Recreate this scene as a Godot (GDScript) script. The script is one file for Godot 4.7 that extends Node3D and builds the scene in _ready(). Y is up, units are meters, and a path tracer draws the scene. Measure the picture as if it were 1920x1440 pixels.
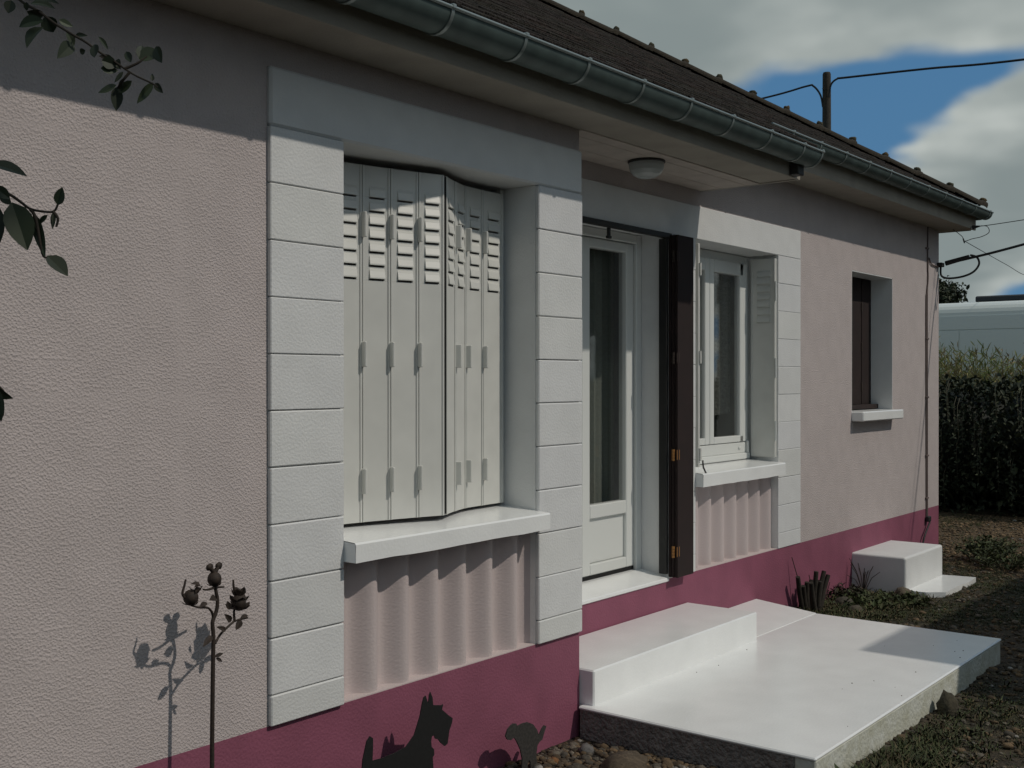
extends Node3D
# A pink single-storey house seen obliquely along its front. x runs along the front, z out of it, y = 0 is the top of the painted plinth.

var rng := RandomNumberGenerator.new()
var counts := {}
var M := {}
var fbm := FastNoiseLite.new()
const D := -0.418          # plane of the set-back front wall
const GROUND := -0.5


class MB:
	var v := PackedVector3Array()
	var n := PackedVector3Array()
	var c := PackedColorArray()
	var tint := Color(1, 1, 1)

	func tri(a: Vector3, b: Vector3, d: Vector3, na: Vector3, nb: Vector3, nd: Vector3) -> void:
		if (b - a).cross(d - a).dot(na + nb + nd) > 0.0:
			v.append_array([a, d, b])
			n.append_array([na, nd, nb])
		else:
			v.append_array([a, b, d])
			n.append_array([na, nb, nd])
		var k := Color(tint.r, tint.g, tint.b, 1.0)
		c.append_array([k, k, k])

	func quad(a: Vector3, b: Vector3, d: Vector3, e: Vector3, nn: Vector3) -> void:
		tri(a, b, d, nn, nn, nn)
		tri(a, d, e, nn, nn, nn)

	func smooth(a: Vector3, b: Vector3, d: Vector3, e: Vector3, na: Vector3, nb: Vector3, nd: Vector3, ne: Vector3) -> void:
		tri(a, b, d, na, nb, nd)
		tri(a, d, e, na, nd, ne)

	func box(lo: Vector3, hi: Vector3, ch := 0.0, t := Transform3D.IDENTITY) -> MB:
		var m := (lo + hi) * 0.5
		var h := (hi - lo) * 0.5
		ch = minf(ch, minf(h.x, minf(h.y, h.z)) * 0.9)
		var q := h - Vector3(ch, ch, ch)
		for i in 3:
			var j := (i + 1) % 3
			var k := (i + 2) % 3
			for s in [-1.0, 1.0]:
				var pts := []
				for st in [[-1.0, -1.0], [1.0, -1.0], [1.0, 1.0], [-1.0, 1.0]]:
					var p := Vector3.ZERO
					p[i] = h[i] * s
					p[j] = q[j] * st[0]
					p[k] = q[k] * st[1]
					pts.append(t * (m + p))
				var nn := Vector3.ZERO
				nn[i] = s
				quad(pts[0], pts[1], pts[2], pts[3], (t.basis * nn).normalized())
				if ch > 0.0:
					for s2 in [-1.0, 1.0]:
						var a := Vector3.ZERO
						a[i] = h[i] * s
						a[j] = q[j] * s2
						var b := Vector3.ZERO
						b[i] = q[i] * s
						b[j] = h[j] * s2
						var up := Vector3.ZERO
						up[k] = q[k]
						var n2 := Vector3.ZERO
						n2[i] = s
						n2[j] = s2
						quad(t * (m + a - up), t * (m + a + up), t * (m + b + up), t * (m + b - up), (t.basis * n2).normalized())
		if ch > 0.0:
			for sx in [-1.0, 1.0]:
				for sy in [-1.0, 1.0]:
					for sz in [-1.0, 1.0]:
						var s := Vector3(sx, sy, sz)
						var nn := (t.basis * s).normalized()
						tri(t * (m + Vector3(h.x, q.y, q.z) * s), t * (m + Vector3(q.x, h.y, q.z) * s), t * (m + Vector3(q.x, q.y, h.z) * s), nn, nn, nn)
		return self

	func rounded(lo: Vector3, hi: Vector3, r: float, n := 4) -> MB:
		var m := (lo + hi) * 0.5
		var q := (hi - lo) * 0.5 - Vector3.ONE * r
		var lon := []
		for k in 4:
			for i in n + 1:
				lon.append([PI / 2 * (k + float(i) / n), 1.0 if k == 0 or k == 3 else -1.0, 1.0 if k < 2 else -1.0])
		var lat := []
		for k in 2:
			for i in n + 1:
				lat.append([PI / 2 * (k - 1 + float(i) / n), 1.0 if k else -1.0])
		var p := func(a: Array, b: Array) -> Array:
			var d := Vector3(cos(a[0]) * cos(b[0]), sin(b[0]), sin(a[0]) * cos(b[0]))
			return [m + q * Vector3(a[1], b[1], a[2]) + d * r, d]
		for i in lon.size():
			var i2 := (i + 1) % lon.size()
			for j in lat.size() - 1:
				var c: Array = [p.call(lon[i], lat[j]), p.call(lon[i2], lat[j]), p.call(lon[i2], lat[j + 1]), p.call(lon[i], lat[j + 1])]
				smooth(c[0][0], c[1][0], c[2][0], c[3][0], c[0][1], c[1][1], c[2][1], c[3][1])
		quad(Vector3(m.x - q.x, hi.y, m.z - q.z), Vector3(m.x + q.x, hi.y, m.z - q.z), Vector3(m.x + q.x, hi.y, m.z + q.z), Vector3(m.x - q.x, hi.y, m.z + q.z), Vector3.UP)
		return self

	func tube(pts: Array, r0: float, r1: float, sides := 8, cap := true) -> MB:
		var rings := []
		var dirs := []
		var ref := Vector3.UP
		var first: Vector3 = (pts[1] - pts[0]).normalized()
		if absf(first.dot(ref)) > 0.9:
			ref = Vector3.RIGHT
		for i in pts.size():
			var a: Vector3 = pts[maxi(i - 1, 0)]
			var b: Vector3 = pts[mini(i + 1, pts.size() - 1)]
			var d := (b - a).normalized()
			var u := d.cross(ref).normalized()
			ref = u.cross(d).normalized()
			var rad := lerpf(r0, r1, float(i) / (pts.size() - 1))
			var ring := []
			var dd := []
			for k in sides:
				var g := TAU * k / sides
				var o := u * cos(g) + ref * sin(g)
				ring.append(pts[i] + o * rad)
				dd.append(o)
			rings.append(ring)
			dirs.append(dd)
		for i in pts.size() - 1:
			for k in sides:
				var k2 := (k + 1) % sides
				smooth(rings[i][k], rings[i][k2], rings[i + 1][k2], rings[i + 1][k], dirs[i][k], dirs[i][k2], dirs[i + 1][k2], dirs[i + 1][k])
		if cap:
			var e0: Vector3 = (pts[0] - pts[1]).normalized()
			var e1: Vector3 = -e0 if pts.size() == 2 else (pts[-1] - pts[-2]).normalized()
			for k in sides:
				var k2 := (k + 1) % sides
				tri(pts[0], rings[0][k], rings[0][k2], e0, e0, e0)
				tri(pts[-1], rings[-1][k], rings[-1][k2], e1, e1, e1)
		return self

	# profile: Vector2(radius, height) from one end to the other, turned about t's y axis
	func lathe(profile: Array, sides: int, t: Transform3D) -> MB:
		for i in profile.size() - 1:
			var p: Vector2 = profile[i]
			var q: Vector2 = profile[i + 1]
			var e := q - p
			var nn := Vector2(e.y, -e.x).normalized()
			for k in sides:
				var a := TAU * k / sides
				var b := TAU * (k + 1) / sides
				var da := Vector3(cos(a), 0, sin(a))
				var db := Vector3(cos(b), 0, sin(b))
				var up := Vector3(0, 1, 0)
				var na := (t.basis * (da * nn.x + up * nn.y)).normalized()
				var nb := (t.basis * (db * nn.x + up * nn.y)).normalized()
				smooth(t * (da * p.x + up * p.y), t * (db * p.x + up * p.y), t * (db * q.x + up * q.y), t * (da * q.x + up * q.y), na, nb, nb, na)
		return self

	func blob(centre: Vector3, r: Vector3, rough := 0.2, seed_ := 1, seg := 7, rows := 5) -> MB:
		var nz := FastNoiseLite.new()
		nz.seed = seed_
		nz.frequency = 0.9
		var at := func(i: int, j: int) -> Vector3:
			var a := TAU * (i % seg) / seg
			var b := PI * j / rows - PI / 2
			var d := Vector3(cos(a) * cos(b), sin(b), sin(a) * cos(b))
			return d * (1.0 + rough * nz.get_noise_3dv(d * 1.7))
		for j in rows:
			for i in seg:
				var p: Array = [at.call(i, j), at.call(i + 1, j), at.call(i + 1, j + 1), at.call(i, j + 1)]
				smooth(centre + p[0] * r, centre + p[1] * r, centre + p[2] * r, centre + p[3] * r, p[0].normalized(), p[1].normalized(), p[2].normalized(), p[3].normalized())
		return self

	# a flat outline in the xy plane with a thickness along z
	func plate(poly: PackedVector2Array, z0: float, z1: float, t := Transform3D.IDENTITY) -> MB:
		var ids := Geometry2D.triangulate_polygon(poly)
		for s in 2:
			var z := z1 if s else z0
			var nn := (t.basis * Vector3(0, 0, 1 if s else -1)).normalized()
			for i in range(0, ids.size(), 3):
				var p := []
				for k in 3:
					p.append(t * Vector3(poly[ids[i + k]].x, poly[ids[i + k]].y, z))
				tri(p[0], p[1], p[2], nn, nn, nn)
		var flip := -1.0 if Geometry2D.is_polygon_clockwise(poly) else 1.0
		for i in poly.size():
			var a := poly[i]
			var b := poly[(i + 1) % poly.size()]
			var e := b - a
			var nn := (t.basis * Vector3(e.y, -e.x, 0) * flip).normalized()
			quad(t * Vector3(a.x, a.y, z0), t * Vector3(b.x, b.y, z0), t * Vector3(b.x, b.y, z1), t * Vector3(a.x, a.y, z1), nn)
		return self

	# a leaf from its stalk to its tip: a folded, slightly curled blade
	func leaf(b: Vector3, tip: Vector3, w: float, face: Vector3, curl := 0.12, steps := 5) -> MB:
		var ax := tip - b
		var side := ax.cross(face).normalized()
		var up := side.cross(ax).normalized()
		var mid := []
		var l := []
		var r := []
		for i in steps + 1:
			var f := float(i) / steps
			var hw := w * 0.5 * pow(sin(PI * pow(f, 0.8)), 0.8) if i > 0 and i < steps else w * 0.02
			var p := b + ax * f + up * (curl * ax.length() * sin(PI * f))
			mid.append(p)
			l.append(p + side * hw + up * hw * 0.35)
			r.append(p - side * hw + up * hw * 0.35)
		for i in steps:
			var nl := (up * 0.94 - side * 0.33).normalized()
			var nr := (up * 0.94 + side * 0.33).normalized()
			quad(mid[i], l[i], l[i + 1], mid[i + 1], nl)
			quad(mid[i], r[i], r[i + 1], mid[i + 1], nr)
		return self

	func mesh() -> ArrayMesh:
		var a := []
		a.resize(Mesh.ARRAY_MAX)
		a[Mesh.ARRAY_VERTEX] = v
		a[Mesh.ARRAY_NORMAL] = n
		a[Mesh.ARRAY_COLOR] = c
		var m := ArrayMesh.new()
		m.add_surface_from_arrays(Mesh.PRIMITIVE_TRIANGLES, a)
		return m


func put(o: Node3D, called: String, parent: Node = self) -> void:
	var key := str(parent.get_instance_id()) + called
	var k: int = counts.get(key, 0)
	counts[key] = k + 1
	o.name = called if k == 0 else "%s_%03d" % [called, k]
	parent.add_child(o)


func part(called: String, m, material: Material, parent: Node, label := "") -> MeshInstance3D:
	var o := MeshInstance3D.new()
	o.mesh = m.mesh() if m is MB else m
	o.material_override = material
	if label:
		o.set_meta("label", label)
	put(o, called, parent)
	return o


func tag(o: Node, label: String, category: String, group := "") -> Node:
	o.set_meta("label", label)
	o.set_meta("category", category)
	if group:
		o.set_meta("group", group)
	return o


func thing(called: String, label: String, category: String, at := Vector3.ZERO, group := "") -> Node3D:
	var o := Node3D.new()
	o.position = at
	put(o, called)
	tag(o, label, category, group)
	return o


func single(called: String, m, material: Material, label: String, category: String, group := "") -> MeshInstance3D:
	var o := part(called, m, material, self)
	tag(o, label, category, group)
	return o


func copies(called: String, mesh: Mesh, material: Material, xf: Array, cols: Array, parent: Node = self) -> MultiMeshInstance3D:
	var mm := MultiMesh.new()
	mm.transform_format = MultiMesh.TRANSFORM_3D
	mm.use_colors = true
	mm.mesh = mesh
	mm.instance_count = xf.size()
	for i in xf.size():
		mm.set_instance_transform(i, xf[i])
		mm.set_instance_color(i, cols[i])
	var o := MultiMeshInstance3D.new()
	o.multimesh = mm
	o.material_override = material
	o.set_meta("kind", "stuff")
	put(o, called, parent)
	return o


func noise_tex(seed_: int, freq: float, oct: int, size: int, lo: Color, hi: Color) -> NoiseTexture2D:
	var f := FastNoiseLite.new()
	f.seed = seed_
	f.frequency = freq
	f.fractal_octaves = oct
	var t := NoiseTexture2D.new()
	t.width = size
	t.height = size
	t.seamless = true
	t.noise = f
	var g := Gradient.new()
	g.set_color(0, lo)
	g.set_color(1, hi)
	t.color_ramp = g
	return t


func bump_tex(seed_: int, freq: float, oct: int, size: int, strength: float, kind := FastNoiseLite.TYPE_SIMPLEX_SMOOTH) -> NoiseTexture2D:
	var f := FastNoiseLite.new()
	f.seed = seed_
	f.noise_type = kind
	f.frequency = freq
	f.fractal_octaves = oct
	var t := NoiseTexture2D.new()
	t.width = size
	t.height = size
	t.seamless = true
	t.as_normal_map = true
	t.bump_strength = strength
	t.noise = f
	return t


# base colours are given as linear, real-world values
func mat(r: float, g: float, b: float, rough: float, tex: Texture2D = null, bump: Texture2D = null, scale := 1.0, depth := 1.0) -> StandardMaterial3D:
	var m := StandardMaterial3D.new()
	m.albedo_color = Color(r, g, b).linear_to_srgb()
	m.roughness = rough
	m.vertex_color_use_as_albedo = true
	if tex or bump:
		m.uv1_triplanar = true
		m.uv1_world_triplanar = true
		m.uv1_scale = Vector3.ONE * scale
	if tex:
		m.albedo_texture = tex
	if bump:
		m.normal_enabled = true
		m.normal_texture = bump
		m.normal_scale = depth
	return m


func grey(x: float) -> Color:
	return Color(x, x, x)


func materials() -> void:
	var stucco := bump_tex(3, 0.092, 2, 1024, 7.5, FastNoiseLite.TYPE_CELLULAR)
	var fine := bump_tex(5, 0.13, 3, 512, 2.0)
	var mottle := noise_tex(7, 0.006, 4, 512, grey(0.91), grey(1.0))
	var wash := noise_tex(37, 0.0035, 6, 1024, grey(0.955), grey(1.0))
	var clean := noise_tex(38, 0.008, 5, 512, grey(0.965), grey(1.0))
	var speck := noise_tex(8, 0.05, 3, 512, grey(0.86), grey(1.0))
	M.pink = mat(0.515, 0.458, 0.448, 0.9, wash, stucco, 1.25, 0.55)
	M.plinth = mat(0.262, 0.078, 0.128, 0.75, mottle, fine, 1.0, 0.35)
	M.white = mat(0.70, 0.71, 0.705, 0.6, clean, fine, 1.1, 0.32)
	M.gloss = mat(0.86, 0.875, 0.87, 0.2, clean, fine, 0.83, 0.12)
	M.pvc = mat(0.68, 0.70, 0.68, 0.3)
	M.metal_white = mat(0.66, 0.665, 0.63, 0.38, noise_tex(11, 0.02, 3, 256, grey(0.95), grey(1.0)), null, 1.0)
	M.soffit = mat(0.36, 0.33, 0.28, 0.85, mottle, fine, 1.0, 0.4)
	M.plank = mat(0.50, 0.44, 0.39, 0.75, noise_tex(12, 0.012, 3, 512, grey(0.9), grey(1.0)), fine, 0.9, 0.4)
	M.concrete = mat(0.27, 0.245, 0.225, 0.95, noise_tex(13, 0.02, 5, 512, grey(0.72), grey(1.0)), bump_tex(14, 0.06, 4, 512, 10.0), 1.2, 1.0)
	M.whitewash = mat(0.60, 0.62, 0.58, 0.85, noise_tex(15, 0.014, 5, 512, Color(0.86, 0.85, 0.79), Color(1, 1, 1)), bump_tex(16, 0.07, 4, 512, 4.0), 1.0, 0.4)
	M.zinc = mat(0.125, 0.17, 0.16, 0.55, noise_tex(17, 0.012, 4, 512, grey(0.75), grey(1.0)), null, 0.9)
	M.zinc.metallic = 0.4
	M.zinc_rim = mat(0.27, 0.31, 0.30, 0.4)
	M.zinc_rim.metallic = 0.5
	M.tile = mat(0.62, 0.60, 0.58, 0.95, noise_tex(18, 0.03, 4, 512, grey(0.6), grey(1.0)), bump_tex(19, 0.05, 3, 512, 8.0), 2.0, 1.0)
	M.deck = mat(0.03, 0.024, 0.02, 0.95)
	M.dark = mat(0.006, 0.006, 0.006, 0.9)
	M.iron = mat(0.013, 0.013, 0.012, 0.6)
	M.brown = mat(0.017, 0.0065, 0.0055, 0.85, noise_tex(20, 0.02, 4, 256, grey(0.8), grey(1.0)), null, 1.0)
	M.brass = mat(0.28, 0.13, 0.035, 0.5)
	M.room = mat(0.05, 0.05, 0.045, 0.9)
	M.curtain = mat(0.24, 0.265, 0.23, 0.95, speck, fine, 2.0, 0.5)
	M.lace = mat(0.24, 0.25, 0.22, 0.95, noise_tex(21, 0.03, 3, 512, grey(0.45), grey(1.0)), null, 2.2)
	M.glass = mat(0.03, 0.04, 0.035, 0.02)
	M.glass.transparency = BaseMaterial3D.TRANSPARENCY_ALPHA
	M.glass.albedo_color.a = 0.10
	M.opal = mat(0.42, 0.45, 0.44, 0.25)
	M.opal.subsurf_scatter_enabled = false
	M.earth = mat(1, 1, 1, 1.0, noise_tex(22, 0.012, 6, 1024, grey(0.5), grey(1.0)), bump_tex(23, 0.04, 5, 1024, 14.0), 0.7, 1.0)
	M.stone = mat(1, 1, 1, 0.95, noise_tex(24, 0.02, 5, 512, grey(0.55), grey(1.0)), bump_tex(25, 0.04, 4, 512, 8.0), 3.0, 1.0)
	M.plant = mat(1, 1, 1, 0.75)
	M.plant.backlight_enabled = true
	M.plant.backlight = Color(0.10, 0.16, 0.04)
	M.gloss_leaf = mat(1, 1, 1, 0.6)
	M.gloss_leaf.backlight_enabled = true
	M.gloss_leaf.backlight = Color(0.015, 0.03, 0.008)
	M.bark = mat(0.045, 0.035, 0.024, 0.9, noise_tex(26, 0.04, 4, 256, grey(0.5), grey(1.0)), null, 3.0)
	M.rust = mat(0.050, 0.032, 0.022, 0.75, noise_tex(27, 0.03, 4, 256, grey(0.5), grey(1.0)), null, 9.0)
	M.sheet = mat(0.008, 0.008, 0.008, 0.7, noise_tex(28, 0.03, 4, 256, grey(0.7), grey(1.0)), null, 5.0)
	M.sheet_grey = mat(0.055, 0.05, 0.045, 0.75, noise_tex(29, 0.03, 4, 256, grey(0.6), grey(1.0)), null, 8.0)
	M.cable = mat(0.012, 0.013, 0.014, 0.6)
	M.cable_pale = mat(0.13, 0.10, 0.092, 0.8)
	M.pole = mat(0.07, 0.062, 0.05, 0.95, noise_tex(30, 0.03, 4, 256, grey(0.6), grey(1.0)), null, 1.5)
	M.van = mat(0.74, 0.78, 0.74, 0.35)
	M.rubber = mat(0.02, 0.02, 0.02, 0.85)
	M.wall_far = mat(0.42, 0.36, 0.34, 0.9)
	M.roof_far = mat(0.07, 0.075, 0.08, 0.85)
	M.timber = mat(0.12, 0.08, 0.05, 0.85, noise_tex(31, 0.02, 4, 256, grey(0.6), grey(1.0)), null, 1.0)
	M.lamp_red = mat(0.35, 0.02, 0.015, 0.3)


func sky_image() -> Image:
	var w := 2048
	var h := 1024
	var im := Image.create(w, h, false, Image.FORMAT_RGBF)
	var a := FastNoiseLite.new()
	a.seed = 11
	a.frequency = 0.55
	a.fractal_octaves = 5
	var b := FastNoiseLite.new()
	b.seed = 42
	b.frequency = 1.6
	b.fractal_octaves = 7
	var off := SKY_SHIFT
	for j in h:
		var el := PI * (0.5 - (j + 0.5) / h)
		var y := sin(el)
		if y < 0.0:
			for i in w:
				im.set_pixel(i, j, Color(0.16, 0.17, 0.15))
			continue
		var k := cos(el) / (y + 0.16)
		for i in w:
			var az := TAU * (i + 0.5) / w
			var p := Vector2(sin(az), -cos(az)) * k + off
			var cover := a.get_noise_2dv(p) + 0.185 + 0.07 * b.get_noise_2dv(p * 2.7)
			var fine := b.get_noise_2dv(p)
			var t := smoothstep(-0.03, 0.14, cover + fine * 0.17)
			var blue := Color(0.10, 0.28, 0.55).lerp(Color(0.17, 0.38, 0.62), exp(-y * 5.0))
			var toward := maxf(0.0, Vector3(sin(az) * cos(el), y, -cos(az) * cos(el)).dot(Vector3(0.2026, 0.7093, 0.6755)))
			var lit := clampf(0.72 - cover * 1.5 + fine * 0.6 + 0.25 * exp(-y * 5.0), 0.0, 1.0)
			var cloud := Color(0.38, 0.45, 0.45).lerp(Color(0.82, 0.88, 0.84), lit * lit)
			cloud = cloud.lerp(Color(0.95, 0.95, 0.90), 0.55 * pow(toward, 3.0))
			im.set_pixel(i, j, blue.lerp(cloud, t))
	return im


const SKY_SHIFT := Vector2(-29.22864, -29.39146)


func ground_h(x: float, z: float) -> float:
	return GROUND + 0.018 * fbm.get_noise_2d(x * 2.0, z * 2.0) + 0.012 * fbm.get_noise_2d(x * 9.0, z * 9.0 + 40.0)


func _ready() -> void:
	rng.seed = 20
	fbm.seed = 5
	fbm.frequency = 0.35
	fbm.fractal_octaves = 3
	# camera, sky, sun, exposure
	var cam := Camera3D.new()
	cam.name = "camera"
	var f := Vector3(0.78228299, -0.00422674, -0.62290887).normalized()
	var r := Vector3(0.622912673, -0.000507359, 0.782291215).normalized()
	cam.transform = Transform3D(Basis(r, r.cross(f).normalized(), -f), Vector3(-2.540, 1.220, 3.100))
	cam.fov = 37.85
	cam.near = 0.05
	cam.far = 900.0
	add_child(cam)
	cam.make_current()
	var pano := PanoramaSkyMaterial.new()
	pano.panorama = ImageTexture.create_from_image(sky_image())
	var sky := Sky.new()
	sky.sky_material = pano
	var env := Environment.new()
	env.background_mode = Environment.BG_SKY
	env.sky = sky
	env.tonemap_mode = Environment.TONE_MAPPER_LINEAR
	env.tonemap_exposure = 0.535
	env.background_energy_multiplier = 1.12
	env.sdfgi_enabled = true
	env.ssao_enabled = true
	env.ssil_enabled = true
	var we := WorldEnvironment.new()
	we.name = "environment"
	we.environment = env
	add_child(we)
	var sun := DirectionalLight3D.new()
	sun.name = "sun"
	sun.light_energy = 1.0
	sun.light_color = Color(1.0, 0.965, 0.915)
	sun.light_angular_distance = 0.8
	sun.shadow_enabled = true
	add_child(sun)
	sun.look_at_from_position(Vector3(0.3, 1.1, 1.0) * 10.0, Vector3.ZERO)

	materials()
	build_ground()
	build_house()
	build_terrace()
	build_doorstep()
	build_surroundings()
	build_added_canopy()
	build_added_garden()
	build_added_trees()
	build_wires()
	build_lamp()
	build_ornaments()
	build_plants()
	build_branches()


# ---------------------------------------------------------------- ground

func soil_share(x: float, z: float) -> float:
	# 0 = grass and moss, 1 = bare earth and gravel
	var s := 0.5 + 1.1 * fbm.get_noise_2d(x * 1.7 + 9.0, z * 1.7)
	if x > 8.4:
		s += 0.55
	if x < 1.95:
		s += 0.7
	if z > 1.15 and x < 6.0:
		s += 0.25
	if z < 0.35 and x > 4.6 and x < 6.6:
		s -= 0.25
	return clampf(s, 0.0, 1.0)


func build_ground() -> void:
	var m := MB.new()
	var x0 := -5.0
	var z0 := -5.0
	var nx := 160
	var nz := 108
	var st := 0.12
	for i in nx:
		for j in nz:
			var p := []
			var q := []
			for o in [[0, 0], [1, 0], [1, 1], [0, 1]]:
				var x: float = x0 + (i + o[0]) * st
				var z: float = z0 + (j + o[1]) * st
				p.append(Vector3(x, ground_h(x, z), z))
				var e := 0.06
				q.append(Vector3(ground_h(x - e, z) - ground_h(x + e, z), 2 * e, ground_h(x, z - e) - ground_h(x, z + e)).normalized())
			var s := soil_share(x0 + (i + 0.5) * st, z0 + (j + 0.5) * st)
			m.tint = Color(0.044, 0.048, 0.020).lerp(Color(0.105, 0.078, 0.048), s)
			if x0 + i * st > 8.0:
				m.tint = m.tint.lerp(Color(0.21, 0.145, 0.08), 0.7)
			if x0 + i * st < 1.9:
				m.tint = Color(0.045, 0.033, 0.022)
			m.smooth(p[0], p[1], p[2], p[3], q[0], q[1], q[2], q[3])
	m.tint = Color(0.06, 0.06, 0.028)
	var x1 := x0 + nx * st
	var z1 := z0 + nz * st
	var g := GROUND - 0.01
	for rect in [[-400, -400, x0, 400], [x1, -400, 600, 400], [x0, -400, x1, z0], [x0, z1, x1, 400]]:
		m.quad(Vector3(rect[0], g, rect[1]), Vector3(rect[2], g, rect[1]), Vector3(rect[2], g, rect[3]), Vector3(rect[0], g, rect[3]), Vector3.UP)
	var o := part("ground", m, M.earth, self)
	o.set_meta("kind", "structure")
	o.set_meta("label", "brown and mossy garden ground")
	# loose gravel, dry bits and grass
	var pebble := MB.new().blob(Vector3.ZERO, Vector3.ONE, 0.35, 3, 6, 4).mesh()
	var xf := []
	var cols := []
	for i in 30000:
		var x := rng.randf_range(0.7, 12.2)
		var z := rng.randf_range(-1.2, 2.6)
		if i < 3500:
			x = rng.randf_range(0.6, 1.9)
			z = rng.randf_range(0.0, 0.9)
		if blocked(x, z) or rng.randf() > 0.12 + soil_share(x, z):
			continue
		var s := rng.randf_range(0.004, 0.013) * (1.0 if rng.randf() < 0.85 else 1.8)
		var b := Basis.from_euler(Vector3(rng.randf() * 6, rng.randf() * 6, rng.randf() * 6)).scaled(Vector3(s, s * 0.75, s * 1.2))
		xf.append(Transform3D(b, Vector3(x, ground_h(x, z) + s * 0.35, z)))
		var k := rng.randf_range(0.4, 1.3)
		var cc := Color(0.20, 0.135, 0.075) if rng.randf() < 0.6 else Color(0.21, 0.18, 0.14)
		if x > 8.0:
			cc = Color(0.30, 0.205, 0.115)
		if rng.randf() < 0.02:
			cc = Color(0.45, 0.42, 0.38)
		cols.append(Color(cc.r * k, cc.g * k, cc.b * k))
	tag(copies("gravel", pebble, M.stone, xf, cols), "loose brown gravel and crumbs of earth on the garden ground", "gravel")
	var tuft := MB.new()
	for i in 5:
		var a := TAU * i / 5 + 0.3
		var d := Vector3(cos(a), 0, sin(a))
		var s := Vector3(-d.z, 0, d.x) * 0.0035
		var p := d * 0.006
		var q := d * 0.018 + Vector3(0, 0.03, 0)
		var t := d * 0.04 + Vector3(0, 0.042 + 0.008 * (i % 3), 0)
		tuft.quad(p - s, p + s, q + s * 0.8, q - s * 0.8, (d * 0.5 + Vector3.UP * 0.8).normalized())
		tuft.tri(q - s * 0.8, q + s * 0.8, t, Vector3.UP, Vector3.UP, Vector3.UP)
	var tm := tuft.mesh()
	xf = []
	cols = []
	for i in 60000:
		var x := rng.randf_range(1.9, 12.0)
		var z := rng.randf_range(-1.6, 2.8)
		if blocked(x, z) or rng.randf() < soil_share(x, z) * 0.93:
			continue
		var near_wall := 1.6 if z < 0.15 and x > 4.6 and x < 6.4 else 1.0
		var s := rng.randf_range(0.35, 0.95) * near_wall
		xf.append(Transform3D(Basis.from_euler(Vector3(rng.randf_range(-0.3, 0.3), rng.randf() * 6.3, rng.randf_range(-0.3, 0.3))).scaled(Vector3(s, s * rng.randf_range(0.4, 0.8), s)), Vector3(x, ground_h(x, z) - 0.004, z)))
		var k := rng.randf_range(0.55, 1.2)
		var cc := Color(0.052, 0.072, 0.018) if rng.randf() < 0.55 else Color(0.115, 0.090, 0.040)
		cols.append(Color(cc.r * k, cc.g * k, cc.b * k))
	for i in 3200:
		# clumps along the foot of the terrace and in the corner by the block step
		var x := 1.9 + 0.55 * absf(rng.randfn())
		var z := 1.26 + 0.16 * absf(rng.randfn())
		if i % 2:
			x = rng.randf_range(4.62, 6.5)
			z = rng.randf_range(D + 0.03, 0.25)
		if blocked(x, z):
			continue
		var s := rng.randf_range(0.5, 1.5)
		xf.append(Transform3D(Basis.from_euler(Vector3(rng.randf_range(-0.4, 0.4), rng.randf() * 6.3, rng.randf_range(-0.4, 0.4))).scaled(Vector3(s, s * 0.75, s)), Vector3(x, ground_h(x, z) - 0.004, z)))
		var k := rng.randf_range(0.45, 1.1)
		cols.append(Color(0.055 * k, 0.068 * k, 0.020 * k) if rng.randf() < 0.7 else Color(0.11 * k, 0.085 * k, 0.04 * k))
	tag(copies("grass", tm, M.plant, xf, cols), "short patchy grass and moss round the white terrace", "grass")


func blocked(x: float, z: float) -> bool:
	if x < 1.9 and z < 0.0:
		return true
	if x < 8.52 and z < D + 0.01:
		return true
	if x > 1.84 and x < 4.62 and z < 1.22:
		return true
	if x > 6.3 and x < 7.28 and z < 0.29:
		return true
	return false


# ---------------------------------------------------------------- house

func block_column(h: Node, xa: float, xb: float, z0: float, z1: float) -> void:
	for i in 11:
		var top := 2.11 - 0.2 * i
		var bot := maxf(top - 0.2, 0.0)
		var j := rng.randf_range(-0.0012, 0.0012)
		var bm := MB.new()
		bm.tint = Color(1, 1, 1) * rng.randf_range(0.945, 1.0)
		bm.tint.b *= rng.randf_range(0.985, 1.02)
		var k := rng.randf_range(0.0008, 0.0022)
		bm.box(Vector3(xa, bot + k, z0), Vector3(xb, top - rng.randf_range(0.0008, 0.002), z1 + j), rng.randf_range(0.003, 0.005))
		part("block", bm, M.white, h)


func corrugated(h: Node, xa: float, xb: float, y0: float, y1: float, zc: float, phase: float) -> void:
	var m := MB.new()
	var amp := 0.029
	var per := 0.177
	var n := int((xb - xa) / per * 14)
	for i in n:
		var q := []
		var nn := []
		for k in 2:
			var x := lerpf(xa, xb, float(i + k) / n)
			var a := TAU * (x - phase) / per
			q.append(Vector2(x, zc + amp * cos(a)))
			nn.append(Vector3(amp * TAU / per * sin(a), 0, 1).normalized())
		m.smooth(Vector3(q[0].x, y0, q[0].y), Vector3(q[1].x, y0, q[1].y), Vector3(q[1].x, y1, q[1].y), Vector3(q[0].x, y1, q[0].y), nn[0], nn[1], nn[1], nn[0])
	part("corrugated_panel", m, M.pink_smooth, h, "pale pink wavy panel below the window sill")


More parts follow.
